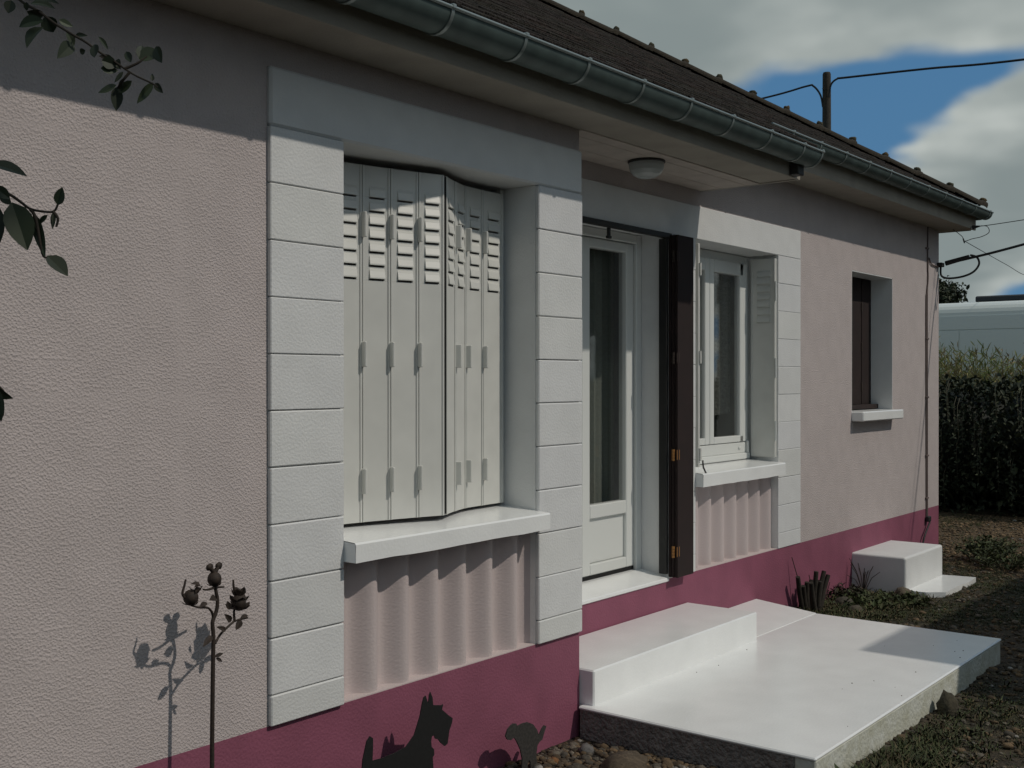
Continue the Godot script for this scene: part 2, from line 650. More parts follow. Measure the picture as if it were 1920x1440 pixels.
func build_house() -> void:
	M.pink_smooth = mat(0.53, 0.458, 0.45, 0.85, null, bump_tex(33, 0.14, 2, 512, 2.0), 1.0, 0.25)
	var h := thing("house", "pink rendered single-storey house with white window surrounds and dark tiled roof", "house")
	var wall := MB.new()
	var V := func(x: float, y: float, z: float) -> Vector3: return Vector3(x, y, z)
	# nearer front: pink left of the surround, above it, behind the shutters
	wall.box(Vector3(-6, 0, -0.32), Vector3(0, 2.425, -0.02))
	wall.box(Vector3(0, 2.32, -0.32), Vector3(1.90, 2.425, -0.02))
	wall.box(Vector3(0.347, 0.53, -0.36), Vector3(1.553, 2.11, -0.323))
	wall.box(Vector3(0.347, 0, -0.32), Vector3(1.553, 0.53, -0.10))
	# set-back front
	wall.box(Vector3(1.603, 2.32, D - 0.3), Vector3(5.32, 2.66, D))
	wall.box(Vector3(5.32, 0, D - 0.3), Vector3(6.32, 2.66, D))
	wall.box(Vector3(6.32, 2.108, D - 0.3), Vector3(7.25, 2.66, D))
	wall.box(Vector3(6.32, 0, D - 0.3), Vector3(7.25, 0.875, D))
	wall.box(Vector3(7.25, 0, D - 0.3), Vector3(8.5, 2.66, D))
	wall.box(Vector3(3.74, 0, D - 0.3), Vector3(4.94, 0.53, D - 0.10))
	# sides, back
	wall.box(Vector3(8.2, 0, -8.8), Vector3(8.5, 2.66, D - 0.3))
	wall.box(Vector3(-6, 0, -8.8), Vector3(-5.7, 2.66, -0.32))
	wall.box(Vector3(-5.7, 0, -8.8), Vector3(8.2, 2.66, -8.5))
	part("wall", wall, M.pink, h)
	var pl := MB.new()
	pl.box(Vector3(-6, -0.8, -0.32), Vector3(1.90, 0, -0.02))
	pl.box(Vector3(1.60, -0.8, D - 0.3), Vector3(8.5, 0, D))
	pl.box(Vector3(8.2, -0.8, -8.8), Vector3(8.5, 0, D - 0.3))
	part("plinth", pl, M.plinth, h, "dark pink painted base of the wall")
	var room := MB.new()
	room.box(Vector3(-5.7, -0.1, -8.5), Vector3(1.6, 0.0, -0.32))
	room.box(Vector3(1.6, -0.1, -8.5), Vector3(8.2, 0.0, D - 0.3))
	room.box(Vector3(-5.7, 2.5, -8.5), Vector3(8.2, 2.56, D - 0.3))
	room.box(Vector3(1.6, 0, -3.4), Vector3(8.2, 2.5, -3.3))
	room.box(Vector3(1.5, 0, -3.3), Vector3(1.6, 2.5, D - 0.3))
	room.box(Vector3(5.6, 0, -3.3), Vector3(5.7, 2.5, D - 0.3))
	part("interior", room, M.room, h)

	# white surround of the nearer window
	part("pier", MB.new().box(Vector3(0, 0, -0.32), Vector3(0.347, 2.11, -0.021)), M.white, h)
	part("pier", MB.new().box(Vector3(1.553, 0, -0.72), Vector3(1.90, 2.11, -0.021)), M.white, h)
	part("lintel", MB.new().box(Vector3(0, 2.1112, -0.32), Vector3(1.90, 2.32, 0.0), 0.009), M.white, h)
	block_column(h, 0.0, 0.347, -0.0212, 0.0)
	block_column(h, 1.553, 1.90, -0.0212, 0.0)
	corrugated(h, 0.347, 1.553, 0.0, 0.55, -0.058, 0.530)
	part("ledge", MB.new().box(Vector3(0.347, -0.03, -0.1), Vector3(1.553, 0.004, -0.0215)), M.pink_smooth, h)
	sill(h, 0.345, 1.5545, -0.28, 0.063, 0.612, 0.075)

	# white surround of door and second window
	for q in [[1.90, 2.15], [3.405, 3.74], [4.94, 5.32]]:
		part("pier", MB.new().box(Vector3(q[0], 0, D - 0.3), Vector3(q[1], 2.11, D + 0.002)), M.white, h)
	part("lintel", MB.new().box(Vector3(1.603, 2.1112, D - 0.3), Vector3(5.32, 2.32, D + 0.006), 0.003), M.white, h)
	block_column(h, 3.405, 3.74, D + 0.0015, D + 0.006)
	block_column(h, 4.94, 5.32, D + 0.0015, D + 0.006)
	corrugated(h, 3.74, 4.94, 0.0, 0.55, D - 0.058, 4.0)
	part("ledge", MB.new().box(Vector3(3.74, -0.03, D - 0.1), Vector3(4.94, 0.004, D - 0.0015)), M.pink_smooth, h)
	sill(h, 3.7385, 4.9415, -0.68, D + 0.062, 0.622, 0.085)

	shutters(h)
	door(h)
	second_window(h)
	third_window(h)
	roof(h)


func sill(h: Node, xa: float, xb: float, zb: float, zf: float, top: float, thick: float) -> void:
	# slopes a little to the front; the front edge is slightly worn
	var m := MB.new()
	var n := 12
	var b := []
	for i in n + 1:
		b.append(0.006 * fbm.get_noise_2d(i * 3.1 + xa * 7.0, 4.0))
	var back := top + 0.022
	for i in n:
		var x0 := lerpf(xa, xb, float(i) / n)
		var x1 := lerpf(xa, xb, float(i + 1) / n)
		var e := 0.007
		var l0: float = top - thick + b[i]
		var l1: float = top - thick + b[i + 1]
		m.quad(Vector3(x0, back, zb), Vector3(x1, back, zb), Vector3(x1, top, zf - e), Vector3(x0, top, zf - e), Vector3(0, 1, 0.06).normalized())
		m.quad(Vector3(x0, top, zf - e), Vector3(x1, top, zf - e), Vector3(x1, top - e, zf), Vector3(x0, top - e, zf), Vector3(0, 1, 1).normalized())
		m.quad(Vector3(x0, top - e, zf), Vector3(x1, top - e, zf), Vector3(x1, l1, zf), Vector3(x0, l0, zf), Vector3(0, 0, 1))
		m.quad(Vector3(x0, l0, zf), Vector3(x1, l1, zf), Vector3(x1, l1, zb), Vector3(x0, l0, zb), Vector3(0, -1, 0))
	for s in 2:
		var x := xb if s else xa
		var k: float = b[n] if s else b[0]
		var nn := Vector3(1 if s else -1, 0, 0)
		m.quad(Vector3(x, back, zb), Vector3(x, top - 0.003, zf - 0.003), Vector3(x, top - thick + k, zf), Vector3(x, top - thick + k, zb), nn)
	part("sill", m, M.gloss, h)


func shutter_leaf(h: Node, a: Vector2, b: Vector2, y0: float, y1: float, material: Material, louvred: bool, hinge_on: bool) -> void:
	var w := a.distance_to(b)
	var dir := (b - a).normalized()
	var X := Vector3(dir.x, 0, dir.y)
	var Z := X.cross(Vector3.UP)
	if Z.z < 0.0:
		Z = -Z
	var m := MB.new()
	m.tint = Color(1, 1, 1) * rng.randf_range(0.955, 1.0)
	var hgt := y1 - y0
	var th := 0.010
	var g := 0.0015
	var lo := w * 0.26
	var hi := w * 0.80
	var s0 := hgt - 0.462
	var step := 0.0548
	if louvred:
		m.box(Vector3(g, 0, -th), Vector3(w - g, s0, 0), 0.001)
		m.box(Vector3(g, s0 + step * 6 + 0.007, -th), Vector3(w - g, hgt, 0), 0.001)
		m.box(Vector3(g, s0, -th), Vector3(lo, s0 + step * 6 + 0.007, 0))
		m.box(Vector3(hi, s0, -th), Vector3(w - g, s0 + step * 6 + 0.007, 0))
		for k in 6:
			m.box(Vector3(lo, s0 + step * k + 0.007, -th), Vector3(hi, s0 + step * (k + 1), 0))
	else:
		m.box(Vector3(g, 0, -th), Vector3(w - g, hgt, 0), 0.001)
	# folded edges
	m.box(Vector3(g, 0, 0), Vector3(0.011, hgt, 0.0045), 0.0015)
	m.box(Vector3(w - 0.011, 0, 0), Vector3(w - g, hgt, 0.0045), 0.0015)
	var leaf := part("shutter_leaf", m, material, h)
	leaf.transform = Transform3D(Basis(X, Vector3.UP, Z), Vector3(a.x, y0, a.y))
	if louvred:
		for k in 7:
			var y := s0 + step * k + 0.007
			var f := MB.new()
			var p := [Vector2(0.0, y + 0.042), Vector2(0.004, y + 0.030), Vector2(0.0082, y + 0.006), Vector2(0.0082, y + 0.001), Vector2(0.0, y + 0.001)]
			var nr := [Vector2(0.75, 0.65), Vector2(0.95, 0.3), Vector2(1, 0.1), Vector2(0.1, -1)]
			for i in 4:
				f.quad(Vector3(lo, p[i].y, p[i].x), Vector3(hi, p[i].y, p[i].x), Vector3(hi, p[i + 1].y, p[i + 1].x), Vector3(lo, p[i + 1].y, p[i + 1].x), Vector3(0, nr[i].y, nr[i].x).normalized())
			for s in 2:
				var x := hi if s else lo
				for i in 3:
					f.tri(Vector3(x, p[4].y, p[4].x), Vector3(x, p[i].y, p[i].x), Vector3(x, p[i + 1].y, p[i + 1].x), Vector3(1 if s else -1, 0, 0), Vector3(1 if s else -1, 0, 0), Vector3(1 if s else -1, 0, 0))
			part("louver", f, material, leaf)
	if hinge_on:
		for y in [1.195, 0.675, 0.165]:
			var t := MB.new().box(Vector3(w - 0.005, y - 0.050, -0.002), Vector3(w + 0.006, y + 0.052, 0.030), 0.003)
			part("hinge", t, material, leaf)


func shutters(h: Node) -> void:
	var l := [Vector2(0.355, -0.200), Vector2(0.475, -0.195), Vector2(0.605, -0.175), Vector2(0.735, -0.145), Vector2(0.865, -0.110), Vector2(0.984, -0.072)]
	for i in 5:
		shutter_leaf(h, l[i], l[i + 1], 0.645, 2.082, M.metal_white, true, i < 4)
	var r := [Vector2(1.003, -0.080), Vector2(1.125, -0.135), Vector2(1.24, -0.175), Vector2(1.37, -0.185), Vector2(1.52, -0.190)]
	for i in 4:
		shutter_leaf(h, r[i], r[i + 1], 0.645, 2.082, M.metal_white, true, i < 3)
	part("gap_shade", MB.new().box(Vector3(0.986, 0.65, -0.095), Vector3(1.006, 2.08, -0.0785), 0.001), M.dark, h, "dark strip standing in for the shade in the gap between the two shutter halves")  # black strip put in for the shade between the shutter halves
	part("shutter_frame", MB.new().box(Vector3(1.525, 0.64, -0.235), Vector3(1.5515, 2.109, -0.205), 0.003).box(Vector3(0.3485, 0.64, -0.235), Vector3(0.37, 2.109, -0.212), 0.003), M.metal_white, h)


func frame_rect(m: MB, x0: float, x1: float, y0: float, y1: float, t: float, z0: float, z1: float) -> void:
	m.box(Vector3(x0, y0, z0), Vector3(x0 + t, y1, z1), 0.004)
	m.box(Vector3(x1 - t, y0, z0), Vector3(x1, y1, z1), 0.004)
	m.box(Vector3(x0 + t, y0, z0), Vector3(x1 - t, y0 + t, z1), 0.004)
	m.box(Vector3(x0 + t, y1 - t, z0), Vector3(x1 - t, y1, z1), 0.004)


func curtain(h: Node, xa: float, xb: float, y0: float, y1: float, z: float, material: Material, seed_: float, slope := 0.0) -> void:
	var m := MB.new()
	var n := 60
	for i in n:
		var p := []
		for k in 2:
			var x := lerpf(xa, xb, float(i + k) / n)
			p.append(Vector2(x, z + 0.018 * sin(x * 52.0 + seed_ + 1.8 * sin(x * 11.0)) + 0.008 * sin(x * 121.0)))
		var e: Vector2 = p[1] - p[0]
		var nn := Vector3(-e.y, 0, e.x).normalized()
		var ya := y0 + slope * absf(p[0].x - xa)
		m.quad(Vector3(p[0].x, ya, p[0].y), Vector3(p[1].x, ya, p[1].y), Vector3(p[1].x, y1, p[1].y), Vector3(p[0].x, y1, p[0].y), nn)
	part("curtain", m, material, h)


func door(h: Node) -> void:
	var fr := MB.new()
	fr.box(Vector3(3.345, 0.03, -0.69), Vector3(3.4045, 2.109, -0.605), 0.004)
	fr.box(Vector3(2.1505, 0.03, -0.69), Vector3(2.21, 2.109, -0.605), 0.004)
	fr.box(Vector3(2.21, 2.055, -0.69), Vector3(3.345, 2.109, -0.605), 0.004)
	part("door_frame", fr, M.pvc, h)
	for s in 2:
		var x0 := 2.785 if s else 2.215
		var x1 := 3.34 if s else 2.775
		var m := MB.new()
		var st := 0.082
		m.box(Vector3(x0, 0.069, -0.68), Vector3(x0 + st, 2.05, -0.622), 0.005)
		m.box(Vector3(x1 - st, 0.069, -0.68), Vector3(x1, 2.05, -0.622), 0.005)
		m.box(Vector3(x0 + st, 0.069, -0.68), Vector3(x1 - st, 0.133, -0.622), 0.005)
		m.box(Vector3(x0 + st, 0.40, -0.68), Vector3(x1 - st, 0.48, -0.622), 0.005)
		m.box(Vector3(x0 + st, 1.995, -0.68), Vector3(x1 - st, 2.05, -0.622), 0.005)
		var leaf := part("door", m, M.pvc, h)
		part("panel", MB.new().box(Vector3(x0 + st, 0.135, -0.665), Vector3(x1 - st, 0.398, -0.645), 0.004), M.pvc, leaf)
		part("pane", MB.new().box(Vector3(x0 + st - 0.005, 0.475, -0.655), Vector3(x1 - st + 0.005, 2.0, -0.649)), M.glass, leaf)
	curtain(h, 2.2, 3.36, 0.1, 2.08, -0.78, M.curtain, 0.4)
	part("door_gap_shade", MB.new().box(Vector3(2.21, 0.046, -0.66), Vector3(3.345, 0.068, -0.626)), M.dark, h)  # black strip standing in for the gap shadow under the door leaves
	# sloping threshold
	var t := Transform3D(Basis(Vector3(0, 0, 1), Vector3(0, 1, 0), Vector3(-1, 0, 0)), Vector3(3.405, 0, 0))
	var poly := PackedVector2Array([Vector2(-0.72, -0.05), Vector2(-0.72, 0.050), Vector2(-0.60, 0.042), Vector2(D + 0.004, 0.008), Vector2(D + 0.010, 0.002), Vector2(D + 0.010, -0.012), Vector2(D - 0.05, -0.05)])
	part("threshold", MB.new().plate(poly, 0.0, 1.255, t), M.gloss, h)
	# guide rail of the folding shutters and its hanger
	var rail := part("shutter_rail", MB.new().box(Vector3(1.95, 2.078, D - 0.012), Vector3(3.42, 2.108, D + 0.022), 0.002).box(Vector3(3.383, 0.03, D - 0.05), Vector3(3.404, 2.078, D + 0.004), 0.002), M.iron, h, "dark metal rail under the door lintel")
	part("hanger", MB.new().box(Vector3(2.765, 2.03, D - 0.02), Vector3(2.785, 2.08, D - 0.004), 0.002).box(Vector3(2.757, 2.018, D - 0.022), Vector3(2.793, 2.034, D - 0.002), 0.003), M.iron, rail)
	# three brown leaves folded flat beside the door, on both sides
	for side in 2:
		var xa := 1.935 if side == 0 else 3.398
		for k in 3:
			var z := D + 0.008 + k * 0.021
			var lf := MB.new().box(Vector3(xa + 0.004 * k, 0.012, z), Vector3(xa + 0.204 + 0.002 * k, 2.098, z + 0.017), 0.003)
			lf.box(Vector3(xa + 0.004 * k, 0.012, z + 0.017), Vector3(xa + 0.018 + 0.004 * k, 2.098, z + 0.0195), 0.001)
			var leaf := part("brown_shutter_leaf", lf, M.brown, h, "dark brown folded shutter leaf")
			if k == 2:
				for y in [1.97, 1.35, 0.76, 0.17]:
					var kn := MB.new()
					for q in 4:
						kn.tube([Vector3(xa - 0.002, y - 0.036 + q * 0.018, z - 0.006), Vector3(xa - 0.002, y - 0.021 + q * 0.018, z - 0.006)], 0.010, 0.010, 7)
					kn.box(Vector3(xa + 0.002, y - 0.03, z + 0.0165), Vector3(xa + 0.034, y + 0.03, z + 0.0185), 0.0005)
					part("hinge", kn, M.brass if y < 1.0 else M.rust, leaf)


func second_window(h: Node) -> void:
	var z := -0.63
	var fr := MB.new()
	frame_rect(fr, 3.7405, 4.9395, 0.645, 2.109, 0.06, z - 0.06, z - 0.012)
	fr.box(Vector3(3.80, 0.645, z - 0.04), Vector3(4.90, 0.69, z + 0.018), 0.006)
	fr.box(Vector3(3.80, 0.69, z - 0.04), Vector3(4.89, 0.765, z + 0.002), 0.004)
	var win := part("window", fr, M.pvc, h)
	for s in 2:
		var x0 := 4.322 if s else 3.80
		var x1 := 4.879 if s else 4.316
		var m := MB.new()
		m.box(Vector3(x0, 0.77, z - 0.045), Vector3(x0 + 0.06, 2.05, z + 0.004), 0.005)
		m.box(Vector3(x1 - 0.11 if s else x1 - 0.06, 0.77, z - 0.045), Vector3(x1, 2.05, z + 0.004), 0.005)
		m.box(Vector3(x0 + 0.06, 0.77, z - 0.045), Vector3(x1 - 0.06, 0.816, z + 0.004), 0.005)
		m.box(Vector3(x0 + 0.06, 1.962, z - 0.045), Vector3(x1 - 0.06, 2.05, z + 0.004), 0.005)
		part("frame", m, M.pvc, win)
		part("pane", MB.new().box(Vector3(x0 + 0.055, 0.81, z - 0.024), Vector3(x1 - 0.055, 1.967, z - 0.018)), M.glass, win)
	part("vent", MB.new().box(Vector3(4.74, 0.722, z + 0.003), Vector3(4.77, 0.735, z + 0.012), 0.002).box(Vector3(4.86, 0.69, z + 0.004), Vector3(4.885, 0.775, z + 0.018), 0.003), M.pvc, win)
	curtain(h, 3.8, 4.9, 0.92, 2.06, -0.76, M.lace, 2.0, 0.05)
	# white shutters folded against both reveals
	shutter_leaf(h, Vector2(4.905, -0.610), Vector2(4.912, -0.424), 0.66, 2.085, M.metal_white, true, false)
	part("shutter_leaf", MB.new().box(Vector3(4.9135, 0.66, -0.60), Vector3(4.9375, 2.085, -0.424), 0.002), M.metal_white, h)
	for k in 2:
		var lf := part("shutter_leaf", MB.new().box(Vector3(3.742 + 0.025 * k, 0.66, -0.60), Vector3(3.764 + 0.025 * k, 2.085, -0.43 + 0.022 * k), 0.003), M.metal_white, h)
		if k == 1:
			for y in [1.92, 1.36, 0.74]:
				part("hinge", MB.new().tube([Vector3(3.782, y - 0.04, -0.403), Vector3(3.782, y + 0.04, -0.403)], 0.009, 0.009, 7), M.metal_white, lf)
	for y in [1.85, 1.3, 0.85]:
		part("hinge", MB.new().tube([Vector3(4.908, y - 0.07, -0.418), Vector3(4.908, y + 0.07, -0.418)], 0.007, 0.007, 7), M.pvc, h)
	part("shutter_hook", MB.new().tube([Vector3(3.80, 0.62, -0.37), Vector3(3.79, 0.66, -0.385), Vector3(3.81, 0.70, -0.40)], 0.006, 0.006, 6), M.iron, h)


func third_window(h: Node) -> void:
	var lin := MB.new()
	lin.box(Vector3(7.243, 0.94, D - 0.298), Vector3(7.2497, 2.1, D - 0.001))
	lin.box(Vector3(6.3203, 0.94, D - 0.298), Vector3(6.327, 2.1, D - 0.001))
	lin.box(Vector3(6.327, 2.1, D - 0.298), Vector3(7.243, 2.1077, D - 0.001))
	part("reveal", lin, M.white, h)
	var sm := MB.new()
	sm.box(Vector3(6.327, 0.962, -0.64), Vector3(7.242, 1.0, -0.54), 0.004)
	part("inner_sill", sm, M.brown, h)
	for k in 4:
		var x := 6.329 + k * 0.2285
		var lf := part("brown_shutter_leaf", MB.new().box(Vector3(x, 1.0, -0.625), Vector3(x + 0.226, 2.099, -0.607), 0.003).box(Vector3(x, 1.0, -0.607), Vector3(x + 0.012, 2.099, -0.603), 0.001), M.brown, h, "dark brown closed shutter leaf of the narrow window")
		if k > 0:
			for y in [1.85, 1.5, 1.15]:
				part("hinge", MB.new().box(Vector3(x - 0.012, y - 0.04, -0.607), Vector3(x + 0.006, y + 0.04, -0.597), 0.003), M.rust, lf)
	part("sill", MB.new().box(Vector3(6.3205, 0.8755, -0.66), Vector3(7.2495, 0.955, -0.318), 0.008), M.gloss, h)


func roof_y(z: float) -> float:
	return 2.83 - 0.6 * (z + 0.05)


func half_gutter(h: Node, a: Vector3, b: Vector3, r: float, out: Vector3, brackets: Array, called := "gutter") -> void:
	# a and b: ends of the trough's axis at rim height; out: horizontal direction away from the wall
	var m := MB.new()
	var n := 12
	for i in n:
		for s in 2:
			var rr := r - 0.003 * s
			var p := []
			var q := []
			for k in 2:
				var g := PI * (i + k) / n
				var d := out * cos(g) - Vector3.UP * sin(g)
				p.append(d * rr)
				q.append(-d if s else d)
			m.smooth(a + p[0], a + p[1], b + p[1], b + p[0], q[0], q[1], q[1], q[0])
	for e in 2:
		var at := b if e else a
		var nn := (b - a).normalized() * (1.0 if e else -1.0)
		for i in n:
			var g := PI * i / n
			var g2 := PI * (i + 1) / n
			m.tri(at, at + (out * cos(g) - Vector3.UP * sin(g)) * r, at + (out * cos(g2) - Vector3.UP * sin(g2)) * r, nn, nn, nn)
	var o := part(called, m, M.zinc, h)
	var bead := out * (r + 0.003)
	part("rim", MB.new().tube([a + bead, b + bead], 0.0075, 0.0075, 8), M.zinc_rim, o)
	var along := (b - a).normalized()
	for t in brackets:
		var k := MB.new()
		var c: Vector3 = a + along * t
		for i in n:
			var p := []
			var q := []
			for e in 2:
				var g := PI * (i + e) / n
				var d := out * cos(g) - Vector3.UP * sin(g)
				p.append(d * (r + 0.005))
				q.append(d)
			var wv := along * 0.008
			k.smooth(c + p[0] - wv, c + p[0] + wv, c + p[1] + wv, c + p[1] - wv, q[0], q[0], q[1], q[1])
			var nx := along
			k.quad(c + p[0] - wv, c + p[1] - wv, c + p[1] * 0.95 - wv, c + p[0] * 0.95 - wv, -nx)
			k.quad(c + p[0] + wv, c + p[1] + wv, c + p[1] * 0.95 + wv, c + p[0] * 0.95 + wv, nx)
		var top := c + bead
		k.box(top - Vector3(0.010, 0.006, 0.010), top + Vector3(0.010, 0.012, 0.010), 0.003)
		part("bracket", k, M.zinc_rim, o)


func roof(h: Node) -> void:
	var xe := 3.86       # where the lower eave ends
	var zn := 0.325
	var zf := -0.085
	# soffits and fascias
	part("soffit", MB.new().box(Vector3(-6.2, 2.4255, -0.30), Vector3(1.90, 2.445, 0.0)).box(Vector3(-6.2, 2.4255, 0.0), Vector3(3.80, 2.445, 0.235)), M.soffit, h)
	var zs := [D, -0.27, -0.09, 0.0]
	for i in 3:
		part("plank", MB.new().box(Vector3(1.9, 2.42, zs[i] + 0.002), Vector3(3.80, 2.44, zs[i + 1] - 0.002), 0.003), M.plank, h)
	part("soffit", MB.new().box(Vector3(3.83, 2.655, D - 0.05), Vector3(8.66, 2.675, -0.145)).box(Vector3(8.5, 2.655, -8.9), Vector3(8.66, 2.675, D - 0.05)), M.soffit, h)
	part("fascia", MB.new().box(Vector3(-6.2, 2.42, 0.235), Vector3(3.80, 2.58, 0.255), 0.002), M.soffit, h)
	part("fascia", MB.new().box(Vector3(3.83, 2.65, -0.145), Vector3(8.68, 2.81, -0.125), 0.002).box(Vector3(8.66, 2.65, -8.9), Vector3(8.68, 2.81, -0.17), 0.002), M.soffit, h)
	# boarded end of the porch
	var t := Transform3D(Basis(Vector3(0, 0, 1), Vector3(0, 1, 0), Vector3(-1, 0, 0)), Vector3(3.828, 0, 0))
	part("end_board", MB.new().plate(PackedVector2Array([Vector2(D, 2.42), Vector2(0.25, 2.42), Vector2(0.25, roof_y(0.25) - 0.01), Vector2(-0.2, roof_y(-0.2) - 0.01), Vector2(D, 2.70)]), 0.0, 0.026, t), M.soffit, h)
	part("rafter_end", MB.new().box(Vector3(3.66, 2.425, 0.258), Vector3(3.74, 2.49, 0.315), 0.004), M.iron, h)
	half_gutter(h, Vector3(-6.2, 2.56, 0.335), Vector3(3.79, 2.56, 0.335), 0.080, Vector3(0, 0, 1), [5.39, 5.82, 6.25, 6.69, 7.12, 7.553, 7.987, 8.42, 8.85, 9.29, 9.72, 9.97])
	var far_b := []
	for k in 11:
		far_b.append(0.32 + 0.44 * k)
	half_gutter(h, Vector3(3.95, 2.818, -0.058), Vector3(8.76, 2.818, -0.058), 0.066, Vector3(0, 0, 1), far_b)
	half_gutter(h, Vector3(8.76, 2.822, -0.10), Vector3(8.76, 2.822, -9.0), 0.066, Vector3(1, 0, 0), [0.5, 1.0, 1.5])
	# deck
	var cx := 8.78
	var zc := -0.085
	var rz := -4.6
	var dk := MB.new()
	var ry := roof_y(rz) - 0.03
	var rx := cx - (zc - rz)
	var yd := roof_y(zc) - 0.03
	dk.quad(Vector3(-6.4, roof_y(zn) - 0.03, zn), Vector3(xe, roof_y(zn) - 0.03, zn), Vector3(xe, yd, zc), Vector3(-6.4, yd, zc), Vector3(0, 1, 0.6).normalized())
	dk.quad(Vector3(-6.4, yd, zc), Vector3(cx, yd, zc), Vector3(rx, ry, rz), Vector3(-6.4, ry, rz), Vector3(0, 1, 0.6).normalized())
	dk.quad(Vector3(cx, yd, zc), Vector3(cx, yd, 2 * rz - zc), Vector3(rx, ry, rz), Vector3(rx, ry, rz), Vector3(0.6, 1, 0).normalized())
	dk.quad(Vector3(-6.4, yd, 2 * rz - zc), Vector3(cx, yd, 2 * rz - zc), Vector3(rx, ry, rz), Vector3(-6.4, ry, rz), Vector3(0, 1, -0.6).normalized())
	dk.quad(Vector3(-6.4, yd, zc), Vector3(-6.4, ry, rz), Vector3(-6.4, yd, 2 * rz - zc), Vector3(-6.4, yd, zc), Vector3(-1, 0, 0))
	dk.quad(Vector3(-6.4, yd - 0.02, zc), Vector3(cx, yd - 0.02, zc), Vector3(cx, yd - 0.02, 2 * rz - zc), Vector3(-6.4, yd - 0.02, 2 * rz - zc), Vector3(0, -1, 0))
	part("roof_deck", dk, M.deck, h)
	# flat tiles, course by course
	var tiles := []
	var up := Vector3(0, 0.6, -1).normalized()
	var nrm := Vector3(0, 1, 0.6).normalized()
	var wd := 0.17
	var ex := 0.105
	var start := Vector3(0, roof_y(zn), zn)
	var nrow := int((zn - rz) * 1.166 / ex)
	for row in nrow:
		var base := start + up * (row * ex)
		var far_eave := base.z < zc + 0.05
		var xmax := xe + 0.02 if not far_eave else cx - (zc - base.z) - 0.02
		var nt := int((xmax + 1.6) / wd)
		for k in nt:
			var x := -1.6 + wd * (k + 0.5 * (row % 2)) + wd * 0.5
			if x + wd * 0.5 > xmax + 0.06:
				continue
			if far_eave and base.z > zc - 0.02 and x < xe and false:
				continue
			tiles.append(Vector3(x, base.y, base.z))
	var variants := []
	for k in 6:
		var tm := MB.new()
		var c := [Color(0.060, 0.043, 0.032), Color(0.048, 0.036, 0.028), Color(0.070, 0.046, 0.033), Color(0.052, 0.047, 0.030), Color(0.040, 0.033, 0.027), Color(0.058, 0.050, 0.033)]
		tm.tint = c[k]
		tm.box(Vector3(-wd * 0.49, -0.008, -0.02), Vector3(wd * 0.49, 0.008, 0.24), 0.003)
		variants.append(tm.mesh())
	var eye := Vector3(-2.54, 1.22, 3.1)
	var fw := Vector3(0.78228, -0.00422, -0.62291)
	var rt := Vector3(0.62291, 0.0, 0.78229)
	var order := []
	for i in tiles.size():
		var d: Vector3 = tiles[i] - eye
		var dep := d.dot(fw)
		var seen := dep > 0.5 and absf(d.dot(rt)) < dep * 0.47 and d.y < dep * 0.35
		order.append([dep if seen else dep + 1000.0, i])
	order.sort_custom(func(a, b): return a[0] < b[0])
	var rest_x := [[], [], [], [], [], []]
	var rest_c := [[], [], [], [], [], []]
	for j in order.size():
		var p: Vector3 = tiles[order[j][1]]
		var tilt := rng.randf_range(0.055, 0.085)
		var b := Basis(Vector3.RIGHT, nrm, Vector3.RIGHT.cross(nrm)).rotated(Vector3.RIGHT, 0.0)
		# local z runs up the slope
		b = Basis(Vector3.RIGHT, nrm, up)
		b = Basis(Vector3.LEFT, nrm, up)
		b = b * Basis.from_euler(Vector3(tilt, rng.randf_range(-0.012, 0.012), rng.randf_range(-0.01, 0.01)))
		var x := Transform3D(b, p + nrm * rng.randf_range(0.010, 0.018) + up * rng.randf_range(-0.006, 0.006))
		var v := rng.randi() % 6
		if j < 300:
			var o := part("roof_tile", variants[v], M.tile, h)
			o.transform = x
		else:
			rest_x[v].append(x)
			rest_c[v].append(Color(1, 1, 1))
	for v in 6:
		copies("roof_tiling", variants[v], M.tile, rest_x[v], rest_c[v], h)
	# hip and ridge caps
	var hd := Vector3(-1, 0.6, -1).normalized()
	var hn := Vector3(0.6, 2.0, 0.6).normalized()
	var hs := hn.cross(hd).normalized()
	var hb := Basis(hs, hn, hd)
	var cap := MB.new()
	cap.tint = Color(0.075, 0.062, 0.036)
	var seg := 9
	for ring in [[0.0, 0.108, 0.105, 0.004], [0.05, 0.108, 0.098, 0.004], [0.051, 0.095, 0.38, 0.0]]:
		pass
	var st := [[0.0, 0.112], [0.045, 0.112], [0.055, 0.096], [0.40, 0.080]]
	for i in 3:
		for k in seg:
			var q := []
			var nn := []
			for o in [[0, 0], [0, 1], [1, 1], [1, 0]]:
				var g: float = PI * (k + o[1]) / seg
				var e: Array = st[i + o[0]]
				q.append(Vector3(cos(g) * e[1], sin(g) * e[1] * 0.72, e[0]))
				nn.append(Vector3(cos(g), sin(g), 0).normalized())
			cap.smooth(q[0], q[1], q[2], q[3], nn[0], nn[1], nn[2], nn[3])
	for k in seg:
		var g := PI * k / seg
		var g2 := PI * (k + 1) / seg
		cap.quad(Vector3(cos(g) * 0.112, sin(g) * 0.081, 0), Vector3(cos(g2) * 0.112, sin(g2) * 0.081, 0), Vector3(cos(g2) * 0.09, sin(g2) * 0.064, 0), Vector3(cos(g) * 0.09, sin(g) * 0.064, 0), Vector3(0, 0, -1))
	var lump := MB.new()
	var cm := cap.mesh()
	var corner := Vector3(cx, roof_y(zc) + 0.01, zc)
	var nh := 20
